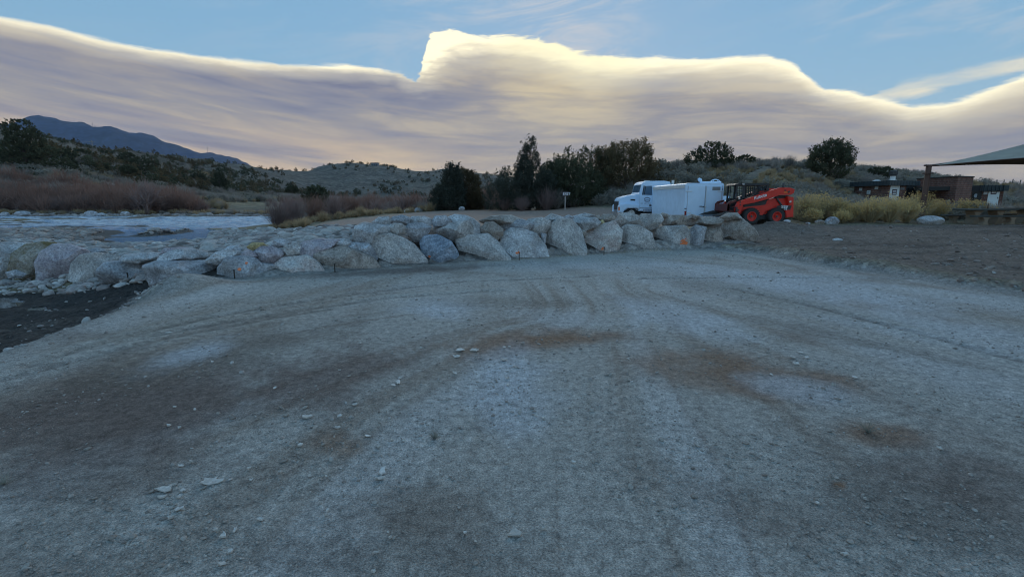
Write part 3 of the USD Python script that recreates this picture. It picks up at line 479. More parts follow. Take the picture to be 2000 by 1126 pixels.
# ------------------------------------------------------------------ rock looks
def rock_look(name, a, b, spot, scale=2.2, bands=False, moss=None, bump=0.11):
    n = {"g": ("texture_coordinate", {}), "gp": ("geometry", {}), "o": ("object_info", {}), "om": ("vector_math", {"math_type": "scale", "scale": 7.0}), "oc": ("combine_xyz", {}), "vv": ("vector_math", {"math_type": "add"}),
         "n1": ("noise_texture", {"scale": scale, "detail": 8.0, "roughness": 0.68, "distortion": 0.4}), "n2": ("noise_texture", {"scale": scale * 11, "detail": 5.0, "roughness": 0.75}), "n3": ("noise_texture", {"scale": scale * 4, "detail": 6.0, "roughness": 0.7}),
         "r1": ("rgb_ramp", {"ramp": [(0.28, tuple(x * .72 for x in a)), (0.42, a), (0.60, b)]}), "ns": ("noise_texture", {"scale": scale * .55, "detail": 7.0, "roughness": 0.62, "distortion": 0.8}), "nsm": ("map_range", {"from_min": 0.55, "from_max": 0.68, "to_min": 0.0, "to_max": 0.38, "clamp": True}), "cs": ("mix", {"color2": (.30, .235, .175)}), "sp": ("map_range", {"from_min": 0.52, "from_max": 0.68, "to_min": 0.0, "to_max": 0.6, "clamp": True}), "c1": ("mix", {"color2": spot}),
         "m": ("map_range", {"from_min": 0.3, "from_max": 0.7, "to_min": 0.45, "to_max": 1.5}), "c2": ("mix", {"mix_type": "multiply", "fac": 1.0}),
         "h": ("math", {"math_type": "multiply_add", "value2": 0.45}), "b": ("bump", {"strength": 1.0, "distance": bump}), "p": ("principled_bsdf", {"roughness": 0.88, "specular_ior_level": 0.3})}
    l = [("gp.position", "vv.vector1"), ("o.random", "oc.x"), ("o.random", "oc.y"), ("oc.vector", "om.vector1"), ("om.vector", "vv.vector2"), ("vv.vector", "n1.vector"), ("vv.vector", "n2.vector"), ("vv.vector", "n3.vector"),
         ("n1.fac", "r1.fac"), ("n3.fac", "sp.value"), ("sp.result", "c1.fac"), ("vv.vector", "ns.vector"), ("ns.fac", "nsm.value"), ("nsm.result", "cs.fac"), ("r1.color", "cs.color1"), ("cs.color", "c1.color1"), ("n2.fac", "m.value"), ("c1.color", "c2.color1"), ("m.result", "c2.color2"),
         ("n2.fac", "h.value1"), ("n3.fac", "h.value3"), ("h.value", "b.height"), ("b.normal", "p.normal")]
    last = "c2.color"
    if bands:
        n["mp"] = ("mapping", {"rotation": (0.3, 0.45, 0.2)}); n["w"] = ("wave_texture", {"bands_direction": "z", "scale": 2.2, "distortion": 9.0, "detail": 5.0, "detail_scale": 1.4})
        n["wr"] = ("rgb_ramp", {"ramp": [(0.2, (0.88, 0.9, 0.92)), (0.6, (1.0, 1.0, 1.0)), (0.95, (1.16, 1.17, 1.18))]}); n["c3"] = ("mix", {"mix_type": "multiply", "fac": 1.0})
        l += [("vv.vector", "mp.vector"), ("mp.vector", "w.vector"), ("w.fac", "wr.fac"), (last, "c3.color1"), ("wr.color", "c3.color2")]; last = "c3.color"
    if moss:
        n["n4"] = ("noise_texture", {"scale": 1.6, "detail": 6.0, "roughness": 0.6}); n["mm"] = ("map_range", {"from_min": 0.46, "from_max": 0.56, "to_min": 0.0, "to_max": 0.9, "clamp": True}); n["c4"] = ("mix", {"color2": moss})
        l += [("vv.vector", "n4.vector"), ("n4.fac", "mm.value"), ("mm.result", "c4.fac"), (last, "c4.color1")]; last = "c4.color"
    l.append((last, "p.base_color"))
    return look(name, n, l)
ROCK = {"pale": rock_look("pale_rock", (0.463, 0.457, 0.461), (0.740, 0.747, 0.757), (0.312, 0.297, 0.289)), "tan": rock_look("tan_rock", (0.438, 0.412, 0.392), (0.688, 0.663, 0.639), (0.275, 0.244, 0.227)), "grey": rock_look("grey_rock", (0.388, 0.392, 0.413), (0.650, 0.663, 0.694), (0.237, 0.232, 0.241)),
        "purple": rock_look('purple_rock', (0.396, 0.345, 0.378), (0.610, 0.557, 0.587), (0.740, 0.722, 0.738)), "brown": rock_look('brown_rock', (0.335, 0.283, 0.243), (0.549, 0.487, 0.436), (0.199, 0.157, 0.134)), "moss": rock_look('mossy_rock', (0.305, 0.259, 0.200), (0.504, 0.456, 0.386), (0.686, 0.659, 0.638), moss=(0.214, 0.165, 0.067)),
        "blue": rock_look('blue_banded_rock', (0.305, 0.370, 0.452), (0.473, 0.535, 0.620), (0.214, 0.236, 0.285), bands=True), "yellow": rock_look('yellow_rock', (0.519, 0.411, 0.199), (0.701, 0.580, 0.320), (0.396, 0.305, 0.152)), "pink": rock_look('pink_rock', (0.580, 0.487, 0.452), (0.740, 0.722, 0.688), (0.458, 0.330, 0.303)),
        "dark": rock_look('dark_rock', (0.275, 0.251, 0.252), (0.443, 0.416, 0.419), (0.152, 0.142, 0.143))}
SPH = trimesh.creation.icosphere(4); SPH3 = trimesh.creation.icosphere(3)
def rock_shape(d, r, seed, p=2.8, cuts=7, rough=0.07, blocky=False):
    """unit directions d shaped to a blocky worn stone: superellipsoid, plane cuts, noise (frame: x right, y away, z up). r: radius by angle in the xz plane"""
    g = np.random.default_rng(seed)
    phi = np.arctan2(d[:, 2], d[:, 0]); rho = np.hypot(d[:, 0], d[:, 2]); w = np.abs(d[:, 1])
    k = (rho ** p + w ** p) ** (-1 / p)
    v = np.stack([rho * k * np.cos(phi), d[:, 1] * k, rho * k * np.sin(phi)], 1)
    for _ in range(cuts):
        n = g.normal(size=3); front = blocky or g.uniform() < .5; n = n * [.7, 0, .7] + [0, -1, 0] if front else n; n /= np.linalg.norm(n); h = g.uniform(0.70, 0.88) if front else g.uniform(0.87, 0.98)
        s = v @ n; over = np.maximum(s - h, 0); v = v - n * (over * (1.0 if blocky else 0.93))[:, None]
    n3 = meshkit.fbm(v * 1.7 + g.uniform(0, 99, 3), 5, seed % 90) - 0.5; n4 = meshkit.fbm(v * 5 + g.uniform(0, 99, 3), 3, seed % 70) - 0.5
    n5 = np.abs(meshkit.fbm(v * 2.6 + g.uniform(0, 99, 3), 3, seed % 50) - 0.5)
    v = v * (1 + n3 * rough * 2.8 + n4 * rough * 1.5 - np.clip(0.035 - n5, 0, 1) * rough * 14)[:, None]
    return v * np.stack([r, np.ones_like(r), r], 1)
def outline_radius(poly, phi):
    """distance from the outline's middle to the outline, by angle, a little rounded"""
    P = np.array(poly, float); c = np.array(Polygon(P).centroid.coords[0]); P = P - c
    a = np.linspace(-np.pi, np.pi, 180, endpoint=False); rad = np.zeros(180)
    for (x0, y0), (x1, y1) in zip(P, np.roll(P, -1, 0)):
        ex, ey = x1 - x0, y1 - y0; den = np.cos(a) * ey - np.sin(a) * ex
        t = (x0 * ey - y0 * ex) / np.where(np.abs(den) < 1e-9, 1e-9, den); s = (x0 * np.sin(a) - y0 * np.cos(a)) / np.where(np.abs(den) < 1e-9, 1e-9, den)
        ok = (t > 0) & (s >= -1e-6) & (s <= 1 + 1e-6); rad = np.where(ok, np.maximum(rad, t), rad)
    rad = np.where(rad <= 0, np.median(rad), rad)
    k = np.array([0, 1, 2.5, 1, 0]) / 4.5; rad = np.convolve(np.concatenate([rad[-4:], rad, rad[:4]]), k, 'same')[4:-4]
    return c, np.interp(phi, np.append(a, np.pi), np.append(rad, rad[0]))
# ------------------------------------------------------------------ the boulder wall
CROP = {'A': (0, 400, 4.0), 'B': (450, 380, 4.0), 'C': (850, 380, 3.077)}
BOULDERS = [  # crop, outline, course (how far back it sits), rock, label
 ('A', [(0, 310), (100, 298), (190, 315), (150, 390), (120, 480), (100, 535), (0, 540), (-60, 420)], 0, 'pale', 'pale boulder cut by the left edge of the photo'),
 ('A', [(122, 460), (150, 375), (230, 310), (330, 298), (412, 315), (372, 370), (335, 430), (335, 560), (150, 560)], 0, 'moss', 'mossy brown boulder, stained yellow on top'),
 ('A', [(332, 440), (378, 360), (450, 310), (540, 313), (640, 363), (657, 390), (612, 450), (590, 560), (420, 565), (342, 550)], 0, 'purple', None),
 ('A', [(590, 530), (613, 450), (670, 385), (760, 376), (890, 408), (904, 440), (852, 470), (838, 590), (720, 600)], 0, 'tan', 'tan boulder with a brown smear on its face'),
 ('A', [(830, 490), (890, 438), (990, 442), (1110, 462), (1198, 482), (1205, 540), (1222, 590), (1130, 635), (1000, 625), (850, 565)], 0, 'grey', 'grey boulder with an orange paint dot'),
 ('A', [(1198, 462), (1280, 436), (1480, 438), (1640, 452), (1732, 498), (1722, 580), (1600, 615), (1400, 620), (1310, 625), (1228, 580)], 0, 'grey', 'long low grey boulder'),
 ('A', [(978, 422), (1010, 383), (1120, 375), (1250, 383), (1292, 400), (1232, 450), (1150, 462), (1060, 440)], 1, 'pale', None),
 ('A', [(1262, 428), (1300, 383), (1380, 348), (1500, 348), (1590, 378), (1614, 422), (1500, 442), (1350, 440)], 1, 'pale', None),
 ('A', [(1618, 432), (1700, 368), (1800, 358), (1888, 373), (1884, 404), (1800, 445), (1740, 472), (1680, 455)], 1, 'pale', None),
 ('A', [(1740, 358), (1790, 323), (1870, 316), (1892, 350), (1850, 366)], 2, 'grey', None),
 ('A', [(1258, 388), (1300, 338), (1400, 333), (1500, 350), (1400, 368)], 2, 'purple', None),
 ('A', [(716, 352), (760, 333), (810, 348), (822, 377), (740, 374)], 2, 'grey', None),
 ('A', [(70, 520), (130, 508), (182, 545), (150, 575), (80, 568)], -0.6, 'grey', None),
 ('B', [(-72, 650), (-62, 560), (0, 488), (100, 480), (190, 498), (232, 545), (324, 560), (330, 635), (200, 655), (60, 665)], 0, 'grey', 'grey boulder with two faint orange paint dots'),
 ('B', [(85, 472), (130, 418), (167, 440), (202, 480), (185, 500), (90, 496)], 1, 'purple', None),
 ('B', [(330, 640), (343, 545), (420, 488), (600, 480), (662, 520), (745, 615), (560, 630), (400, 640)], 0, 'pink', 'pale boulder with a pink lower corner'),
 ('B', [(197, 440), (250, 403), (330, 408), (402, 440), (407, 470), (372, 505), (337, 548), (216, 524)], 1, 'purple', None),
 ('B', [(138, 405), (180, 373), (250, 378), (282, 405), (240, 437), (163, 442)], 1.6, 'yellow', 'small mustard yellow boulder'),
 ('B', [(318, 402), (350, 353), (400, 338), (467, 370), (462, 402), (380, 414)], 1.8, 'grey', None),
 ('B', [(427, 395), (530, 382), (542, 410), (532, 462), (450, 474), (423, 440)], 1, 'tan', 'small squarish tan boulder'),
 ('B', [(543, 400), (580, 368), (700, 348), (820, 358), (862, 350), (802, 392), (762, 424), (692, 444), (682, 500), (600, 500), (547, 452)], 1, 'purple', 'dark purple brown boulder with a flat top'),
 ('B', [(773, 400), (810, 348), (900, 343), (952, 375), (932, 397), (850, 409)], 1.2, 'pale', None),
 ('B', [(673, 455), (760, 423), (900, 403), (1000, 440), (1100, 490), (1152, 540), (1142, 590), (900, 610), (720, 612), (688, 520)], 0, 'brown', 'big brown grey boulder with a sloping top'),
 ('B', [(903, 407), (960, 373), (1080, 378), (1122, 430), (1152, 530), (1090, 500), (1000, 450)], 0.5, 'grey', None),
 ('B', [(962, 310), (985, 243), (1080, 228), (1232, 243), (1238, 280), (1172, 322), (1092, 380), (988, 372)], 1, 'pale', 'pale angular boulder ending the upper course'),
 ('B', [(1113, 350), (1150, 323), (1260, 303), (1342, 340), (1432, 390), (1512, 470), (1524, 525), (1440, 570), (1180, 592), (1138, 480)], 0, 'tan', 'tall cream boulder with a slanting right side'),
 ('B', [(1233, 250), (1280, 223), (1340, 226), (1380, 270), (1362, 307), (1300, 314), (1238, 277)], 1, 'tan', None),
 ('B', [(1376, 250), (1400, 226), (1500, 223), (1572, 255), (1542, 302), (1472, 366), (1430, 370), (1388, 302)], 1, 'grey', 'wedge shaped grey boulder pointing down'),
 ('B', [(1488, 370), (1520, 322), (1620, 318), (1722, 370), (1762, 430), (1788, 500), (1680, 535), (1540, 535), (1498, 440)], 0, 'blue', 'dark blue grey boulder with swirling bands'),
 ('B', [(1577, 260), (1680, 228), (1860, 203), (1892, 240), (1893, 322), (1790, 344), (1760, 380), (1700, 336), (1588, 292)], 1, 'tan', 'wide tan boulder with a pale right end'),
 ('B', [(1108, 215), (1160, 178), (1235, 170), (1257, 200), (1237, 244), (1130, 242)], 1.8, 'pale', None), ('B', [(1238, 222), (1270, 173), (1340, 160), (1402, 180), (1387, 240), (1300, 232)], 1.8, 'grey', None),
 ('B', [(1388, 222), (1420, 170), (1520, 170), (1572, 190), (1567, 245), (1480, 232)], 1.8, 'pale', None), ('B', [(1570, 212), (1600, 168), (1680, 163), (1732, 200), (1692, 236), (1588, 250)], 1.8, 'grey', None),
 ('B', [(1698, 182), (1760, 156), (1840, 163), (1902, 190), (1947, 230), (1947, 305), (1893, 326), (1885, 230), (1760, 210)], 1.7, 'pale', None),
 ('C', [(128, 270), (210, 243), (320, 238), (382, 290), (442, 350), (452, 400), (330, 410), (200, 410), (148, 340)], 0, 'tan', 'cream boulder speckled with brown spots'),
 ('C', [(268, 210), (300, 168), (350, 163), (407, 205), (407, 237), (370, 275), (300, 245)], 1, 'brown', None),
 ('C', [(392, 280), (400, 238), (460, 203), (520, 208), (602, 235), (662, 310), (682, 372), (540, 398), (450, 392), (398, 320)], 0, 'pale', 'pale boulder beside a thin dark stake'),
 ('C', [(393, 190), (430, 153), (520, 148), (602, 180), (562, 220), (440, 220)], 1.2, 'grey', None), ('C', [(523, 190), (560, 148), (640, 138), (692, 160), (692, 192), (642, 246), (548, 226)], 1, 'tan', None),
 ('C', [(258, 157), (340, 128), (450, 123), (522, 150), (430, 164), (380, 186), (290, 172)], 1.8, 'brown', None),
 ('C', [(660, 260), (688, 183), (740, 148), (810, 153), (872, 210), (902, 300), (898, 362), (780, 372), (677, 368)], 0, 'tan', 'tallest boulder of the wall, rounded and cream grey'),
 ('C', [(638, 152), (700, 113), (760, 133), (792, 155), (700, 166)], 1.8, 'pale', None), ('C', [(788, 157), (870, 133), (960, 138), (992, 165), (962, 192), (892, 214), (838, 194)], 1, 'pale', None),
 ('C', [(902, 240), (980, 188), (1070, 163), (1117, 220), (1112, 290), (1082, 350), (1000, 367), (907, 355)], 0, 'pink', 'pinkish boulder with a stake before it'),
 ('C', [(983, 142), (1010, 118), (1060, 116), (1085, 140), (1062, 165), (1000, 170)], 1.2, 'brown', None), ('C', [(988, 162), (1005, 148), (1022, 170), (1000, 184)], 0.9, 'yellow', None),
 ('C', [(1077, 167), (1110, 113), (1160, 108), (1212, 125), (1237, 160), (1222, 190), (1150, 190), (1098, 200)], 1, 'tan', None), ('C', [(1217, 152), (1240, 116), (1350, 118), (1367, 150), (1332, 195), (1290, 215), (1238, 198)], 1, 'tan', None),
 ('C', [(1112, 210), (1150, 183), (1220, 188), (1292, 230), (1317, 300), (1282, 342), (1120, 352), (1108, 290)], 0, 'tan', None),
 ('C', [(1287, 222), (1350, 198), (1490, 186), (1517, 220), (1518, 320), (1420, 337), (1323, 337), (1308, 270)], 0, 'tan', 'square tan boulder with an orange paint splash'),
 ('C', [(1362, 162), (1390, 126), (1490, 123), (1507, 150), (1492, 184), (1378, 196)], 1, 'brown', None), ('C', [(1498, 157), (1560, 136), (1660, 133), (1722, 150), (1702, 184), (1600, 190), (1508, 184)], 1, 'brown', None),
 ('C', [(1512, 230), (1560, 183), (1622, 200), (1612, 265), (1592, 332), (1528, 332)], 0, 'grey', None), ('C', [(1605, 212), (1660, 188), (1702, 193), (1722, 240), (1717, 292), (1620, 302), (1597, 250)], 0, 'brown', None),
 ('C', [(1687, 172), (1760, 138), (1840, 148), (1902, 200), (1928, 240), (1912, 282), (1790, 302), (1728, 262)], 0.1, 'brown', 'broad brown boulder ending the wall on the right'),
 ('C', [(1698, 147), (1750, 113), (1810, 108), (1837, 142), (1760, 156)], 0.9, 'brown', None), ('C', [(1498, 140), (1540, 118), (1592, 130), (1562, 150)], 1.6, 'brown', None),
 ('C', [(818, 132), (900, 110), (962, 125), (900, 143)], 1.8, 'pale', None), ('C', [(758, 142), (800, 120), (832, 135), (792, 156)], 1.8, 'grey', None),
 ('C', [(636, 230), (668, 238), (663, 295), (638, 272)], 0.5, 'grey', None), ('C', [(866, 215), (908, 208), (908, 265), (878, 242)], 0.5, 'brown', None),
 ('C', [(928, 137), (985, 122), (995, 147), (950, 153)], 1.8, 'brown', None), ('C', [(1340, 130), (1365, 108), (1400, 118), (1395, 140)], 1.8, 'brown', None),
]
wall = thing('boulder_wall', 'long dry stacked wall of large pale boulders along the far side of the gravel pad', 'wall')
paint_look = plain('orange_spray_paint', (.72, .19, .07), 0.7, var=0.25, scale=30)
def yaw_frame(px):
    x = (px - PW / 2) / 966.0; a = math.atan2(x, 1.0)
    return np.array([math.cos(a), -math.sin(a), 0]), np.array([math.sin(a), math.cos(a), 0])
PAINT = {4: [(1073, 542, 14), (1118, 497, 11)], 13: [(75, 580, 11), (125, 535, 9)], 28: [(1557, 483, 9)], 37: [(495, 352, 10)], 44: [(1005, 325, 9)], 50: [(1494, 292, 20)]}
for i, (crop, poly, course, kind_, lab) in enumerate(BOULDERS):
    ox, oy, s = CROP[crop]; P = np.array(poly, float) / s + [ox, oy]
    c = P.mean(0); wpx = np.ptp(P[:, 0]); hpx = np.ptp(P[:, 1])
    if course == 0: low = P[:, 1] > c[1] + .12 * hpx; P[low, 1] += 10.0; P[low, 0] += np.sign(P[low, 0] - c[0]) * 2.5
    Yf = float(wall_y(c[0])) + {True: 0.38 * course, False: 0}[course > 0] + (course if course < 0 else 0)
    if c[0] < 330 and course == 2: Yf += 0.9
    sc_ = Yf / 966.0; D = 0.40 * min(max(wpx, hpx * 1.1), wpx * 1.1) * sc_; D = max(D, 0.12)
    right, away = yaw_frame(c[0])
    base = np.array([c[0], c[1]]); ctr = PY(c[0], c[1], Yf + D * 0.75)
    k = (Yf + D * 0.75) / 966.0
    d = np.array((SPH if wpx > 24 else SPH3).vertices)
    local = np.stack([(P[:, 0] - c[0]) * k * 1.0, -(P[:, 1] - c[1]) * k], 1)
    cc, r = outline_radius(local, np.arctan2(d[:, 2], d[:, 0]))
    v = rock_shape(d, r * 1.07, 100 + i * 7, p=4.2, cuts=8, rough=0.034, blocky=True); v[:, 1] *= D
    w = ctr + v[:, :1] * right + v[:, 1:2] * away + v[:, 2:] * np.array([0, 0, 1.0]) + cc[0] * right + cc[1] * np.array([0, 0, 1.0])
    faces = np.array((SPH if wpx > 24 else SPH3).faces)
    bo = obj('boulder', (w, faces), ROCK[kind_], wall, smooth=24)
    if lab: tag(bo, lab)
    for (mx, my, mr) in PAINT.get(i, []):
        t = np.array([mx / s + ox, my / s + oy]); fc = w[faces].mean(1); q2 = pix(w); nrm = np.cross(w[faces[:, 1]] - w[faces[:, 0]], w[faces[:, 2]] - w[faces[:, 0]])
        facing = np.einsum('ij,ij->i', nrm, EYE - fc) > 0
        wob2 = .85 + 1.3 * (meshkit.noise(fc * 26, 3) - 0.5)
        near_ = facing & (np.hypot(*(pix(fc) - t).T) < mr / s * wob2 * 1.25)
        if near_.sum() < 2: continue
        mm = trimesh.Trimesh(w, faces, process=False); off = w + mm.vertex_normals * 0.004
        obj('paint_mark', (off, faces[near_]), paint_look, bo)
# thin stakes along the foot of the wall
steel = plain('rusty_steel', (.05, .04, .035), 0.7, 0.4)
STK = [(260, 553, 20, 'thin dark stake before the grey boulder with the orange dot at the left'), (465, 541, 13, 'thin dark stake before the boulder with two faint orange dots'), (658, 528, 12, 'short dark stake before the big brown grey boulder'), (1014, 505, 12, 'thin dark stake with orange behind it, in front of the wall middle'), (1178, 495, 12, 'thin dark stake before the pinkish boulder')]
for x, y, hp, lab in STK:
    b = PZ(x, y + 2, float(np.interp(x, WBpx, WB[:, 2]))); b[1] -= 0.12; hgt = hp / 966 * b[1] + 0.06
    tag(obj('survey_stake', cat([tube([b - [0, 0, .1], b + [0, 0, hgt * .5], b + [0.004, 0, hgt]], 0.012, 6), bbox(b + [-.014, -.012, hgt - .02], b + [.016, .012, hgt + .004], .003)]), steel), lab, 'stake', None)
# ------------------------------------------------------------------ cobbles, loose stones, flakes
def stone_mesh(seed, sub=2, flat=0.55, long=1.3):
    g = np.random.default_rng(seed); s = trimesh.creation.icosphere(sub); d = np.array(s.vertices)
    v = rock_shape(d, np.ones(len(d)), seed, p=2.4, cuts=6, rough=0.06); return v * np.array([long, 1, flat]) * 0.5, np.array(s.faces)
def var_rock(name, stops, bump=0.02, scale=9):
    n = {"o": ("object_info", {}), "g": ("geometry", {}), "r": ("rgb_ramp", {"ramp": stops}), "n": ("noise_texture", {"scale": scale, "detail": 6.0, "roughness": 0.7}), "m": ("map_range", {"from_min": 0.3, "from_max": 0.7, "to_min": 0.65, "to_max": 1.35}),
         "c": ("mix", {"mix_type": "multiply", "fac": 1.0}), "b": ("bump", {"strength": 0.8, "distance": bump}), "p": ("principled_bsdf", {"roughness": 0.85, "specular_ior_level": 0.3})}
    return look(name, n, [("o.random", "r.fac"), ("g.position", "n.vector"), ("n.fac", "m.value"), ("r.color", "c.color1"), ("m.result", "c.color2"), ("c.color", "p.base_color"), ("n.fac", "b.height"), ("b.normal", "p.normal")])
cobble_look = var_rock('cobble_look', [(0, (.13, .115, .105)), (.2, (.32, .30, .28)), (.35, (.20, .17, .16)), (.55, (.42, .40, .37)), (.7, (.27, .26, .25)), (.85, (.36, .31, .29)), (1, (.56, .54, .51))])
wet_look = var_rock('bar_cobble_look', [(0, (0.150, 0.128, 0.112)), (.25, (0.255, 0.210, 0.188)), (.5, (0.330, 0.285, 0.255)), (.75, (0.210, 0.180, 0.173)), (1, (0.420, 0.375, 0.330))])
def instancer(name, protos, mats, pos, idx, scl, yaw, label, tilt=0.0, kind='stuff', parent=None, smooth=True, seed=5):
    """many small alike things as ONE object"""
    pi = UsdGeom.PointInstancer.Define(stage, numbered(path_of(parent), name)); paths = []
    for j, (m, mt) in enumerate(zip(protos, mats)):
        paths.append(usdkit.mesh(stage, f"{pi.GetPath()}/{name}_kind_{j + 1:03d}", m, mt, smooth=smooth).GetPath())
    pi.CreatePrototypesRel().SetTargets(paths)
    pos = np.asarray(pos, np.float32); pi.CreatePositionsAttr(Vt.Vec3fArray.FromNumpy(pos)); pi.CreateProtoIndicesAttr(Vt.IntArray.FromNumpy(np.asarray(idx, np.int32)))
    scl = np.asarray(scl, np.float32); scl = np.repeat(scl[:, None], 3, 1) if scl.ndim == 1 else scl; pi.CreateScalesAttr(Vt.Vec3fArray.FromNumpy(np.ascontiguousarray(scl)))
    g = np.random.default_rng(seed); h = np.asarray(yaw) / 2; tx = g.normal(size=len(pos)) * tilt / 2; ty = g.normal(size=len(pos)) * tilt / 2
    qs = [Gf.Quath(float(np.cos(a)), float(b * np.cos(a) + c_ * np.sin(a)), float(c_ * np.cos(a) - b * np.sin(a)), float(np.sin(a))) for a, b, c_ in zip(h, tx, ty)]
    pi.CreateOrientationsAttr(Vt.QuathArray([Gf.Quath(q.GetNormalized()) for q in qs]))
    return tag(pi.GetPrim(), label, None, None, kind)
SM = [stone_mesh(s, 2, f, l) for s, f, l in [(1, .55, 1.3), (2, .7, 1.1), (3, .45, 1.5), (4, .62, 1.25), (5, .5, 1.2)]]
SM1 = [stone_mesh(s, 1, f, l) for s, f, l in [(11, .55, 1.3), (12, .7, 1.1), (13, .45, 1.5), (14, .62, 1.25)]]
g = np.random.default_rng(21)
# scatter over the bank in proportion to what the photograph can show
n = 38000; Yc = np.exp(g.uniform(math.log(10.2), math.log(48), n)); Xc = g.uniform(-1.25, -0.2, n) * Yc
zc = H(Xc, Yc); ok = (sdist(COB, Xc, Yc) > -0.3) & (zc > WATER_Z - 0.06) & (sdist(POOL, Xc, Yc) < -.1) & (sdist(MUD, Xc, Yc) < 0.1) & (sdist(PAD, Xc, Yc) < -0.6)
wy_ = np.interp((Xc / Yc) * 966 + 1000, WBpx, WB[:, 1]); ok &= Yc > wy_ + 0.75
Xc, Yc, zc = Xc[ok], Yc[ok], zc[ok]; sz = np.clip(g.lognormal(math.log(0.155), 0.42, len(Xc)), 0.07, 0.42) * np.clip(0.75 + Yc / 60, 0.8, 1.3)
okb_ = ~((Yc > 25.5) & (zc < -.70) & (Xc / Yc < -.62)); Xc, Yc, zc, sz = Xc[okb_], Yc[okb_], zc[okb_], sz[okb_]
bar = (Yc > 25.5) & (Xc / Yc < -0.62) & (zc < -0.2)
order = np.argsort(-(sz / Yc)); big = [i for i in order if not bar[i]][:260]
proto_c = [None] * 5
for i in big:
    k = int(g.integers(5)); v, f = SM[k]; a = g.uniform(0, 6.28); R = np.array([[math.cos(a), -math.sin(a), 0], [math.sin(a), math.cos(a), 0], [0, 0, 1]])
    obj('cobble', (v @ R.T * sz[i] * np.array([1, 1, g.uniform(.8, 1.15)]) + [Xc[i], Yc[i], zc[i] + sz[i] * 0.2], f), cobble_look, SETTING['cobble_bank'], smooth=True)
rest = np.setdiff1d(np.arange(len(Xc)), big)
for msk, mt, nm, lb in ((~bar[rest], cobble_look, 'cobbles', 'grey rounded cobbles covering the bank behind the wall'), (bar[rest], wet_look, 'bar_cobbles', 'dark cobbles on the gravel bar in the river')):
    s_ = rest[msk]; instancer(nm, SM1, [mt] * 4, np.stack([Xc[s_], Yc[s_], zc[s_] + sz[s_] * 0.18], 1), g.integers(0, 4, len(s_)), sz[s_], g.uniform(0, 6.28, len(s_)), lb, 0.25)
# stones heaped at the foot of the wall in the wet mud
n = 620; pxs = g.uniform(-150, 290, n); zz = np.full(n, -.45); pos = PZ(pxs, 0 * pxs + 552, -.45); pos[:, 1] = wall_y(pxs) - np.abs(g.normal(size=n)) * 0.9 * np.interp(pxs, [0, 290], [1.2, .35]); pos[:, 0] = (pxs - 1000) / 966 * pos[:, 1]; pos[:, 2] = H(pos[:, 0], pos[:, 1]) + .02
s_ = np.clip(g.lognormal(math.log(.09), .55, n), .03, .34); kp = (sdist(PUD, pos[:, 0], pos[:, 1]) < -.1) & (pos[:, 1] > PZ(0, 583, -.5)[1]); pos, s_ = pos[kp], s_[kp]; n = len(pos)
instancer('shore_stones', SM1, [cobble_look] * 4, pos, g.integers(0, 4, n), s_, g.uniform(0, 6.28, n), 'small wet stones heaped along the foot of the left boulders', 0.3)
n = 1100; Xb = g.uniform(-85, -30, n); Yb = 69 + np.abs(g.normal(size=n)) * .9 - .4; zb2 = H(Xb, Yb); okb = zb2 > -1.0; Xb, Yb, zb2 = Xb[okb], Yb[okb], zb2[okb]; sb = np.clip(g.lognormal(math.log(.32), .5, len(Xb)), .12, 1.1)
instancer('waterline_stones', SM1, [wet_look] * 4, np.stack([Xb, Yb, np.maximum(zb2, -.8) + .02], 1), g.integers(0, 4, len(Xb)), sb, g.uniform(0, 6.28, len(Xb)), 'dark stones along the far waterline', 0.3)
n = 2600; Xm = g.uniform(-9, -3.6, n); Ym = g.uniform(3.5, 9.6, n); spm = sdist(PAD, Xm, Ym); okm = (np.abs(spm + .22) < g.uniform(0, .5, n)) | ((sdist(MUD, Xm, Ym) > 0) & (g.uniform(size=n) < .10)); Xm, Ym = Xm[okm], Ym[okm]; sM = np.clip(g.lognormal(math.log(.032), .55, len(Xm)), .012, .13)
instancer('berm_gravel', SM1, [cobble_look] * 4, np.stack([Xm, Ym, H(Xm, Ym) + sM * .12], 1), g.integers(0, 4, len(Xm)), sM, g.uniform(0, 6.28, len(Xm)), 'coarse gravel along the left edge of the pad', 0.3)
# gravel: loose grains over the pad, denser near the eye
n = 42000; Yg = np.exp(g.uniform(math.log(1.55), math.log(15), n)); Xg = g.uniform(-1.15, 1.15, n) * Yg
ok = (sdist(PAD, Xg, Yg) > 0.02) & (meshkit.fbm(np.stack([Xg * 1.1, Yg * 1.1, 0 * Xg], 1), 4, 3) + g.uniform(-.18, .18, n) > 0.52); Xg, Yg = Xg[ok], Yg[ok]
gs = np.clip(g.lognormal(math.log(.0058), .6, len(Xg)), .003, .035) * np.clip(.8 + Yg / 9, .9, 2.2)
gravel_grain = var_rock('gravel_grain_look', [(0, (.19, .165, .145)), (.3, (.30, .265, .23)), (.6, (.36, .325, .29)), (.9, (.25, .21, .18)), (1, (.46, .43, .40))], 0.004, 60)
instancer('gravel', [stone_mesh(31, 1, .5, 1.2), stone_mesh(32, 1, .6, 1.1), stone_mesh(33, 1, .4, 1.4)], [gravel_grain] * 3, np.stack([Xg, Yg, H(Xg, Yg) + gs * .12], 1), g.integers(0, 3, len(Xg)), gs, g.uniform(0, 6.28, len(Xg)), 'loose gravel grains on the pad', 0.3)
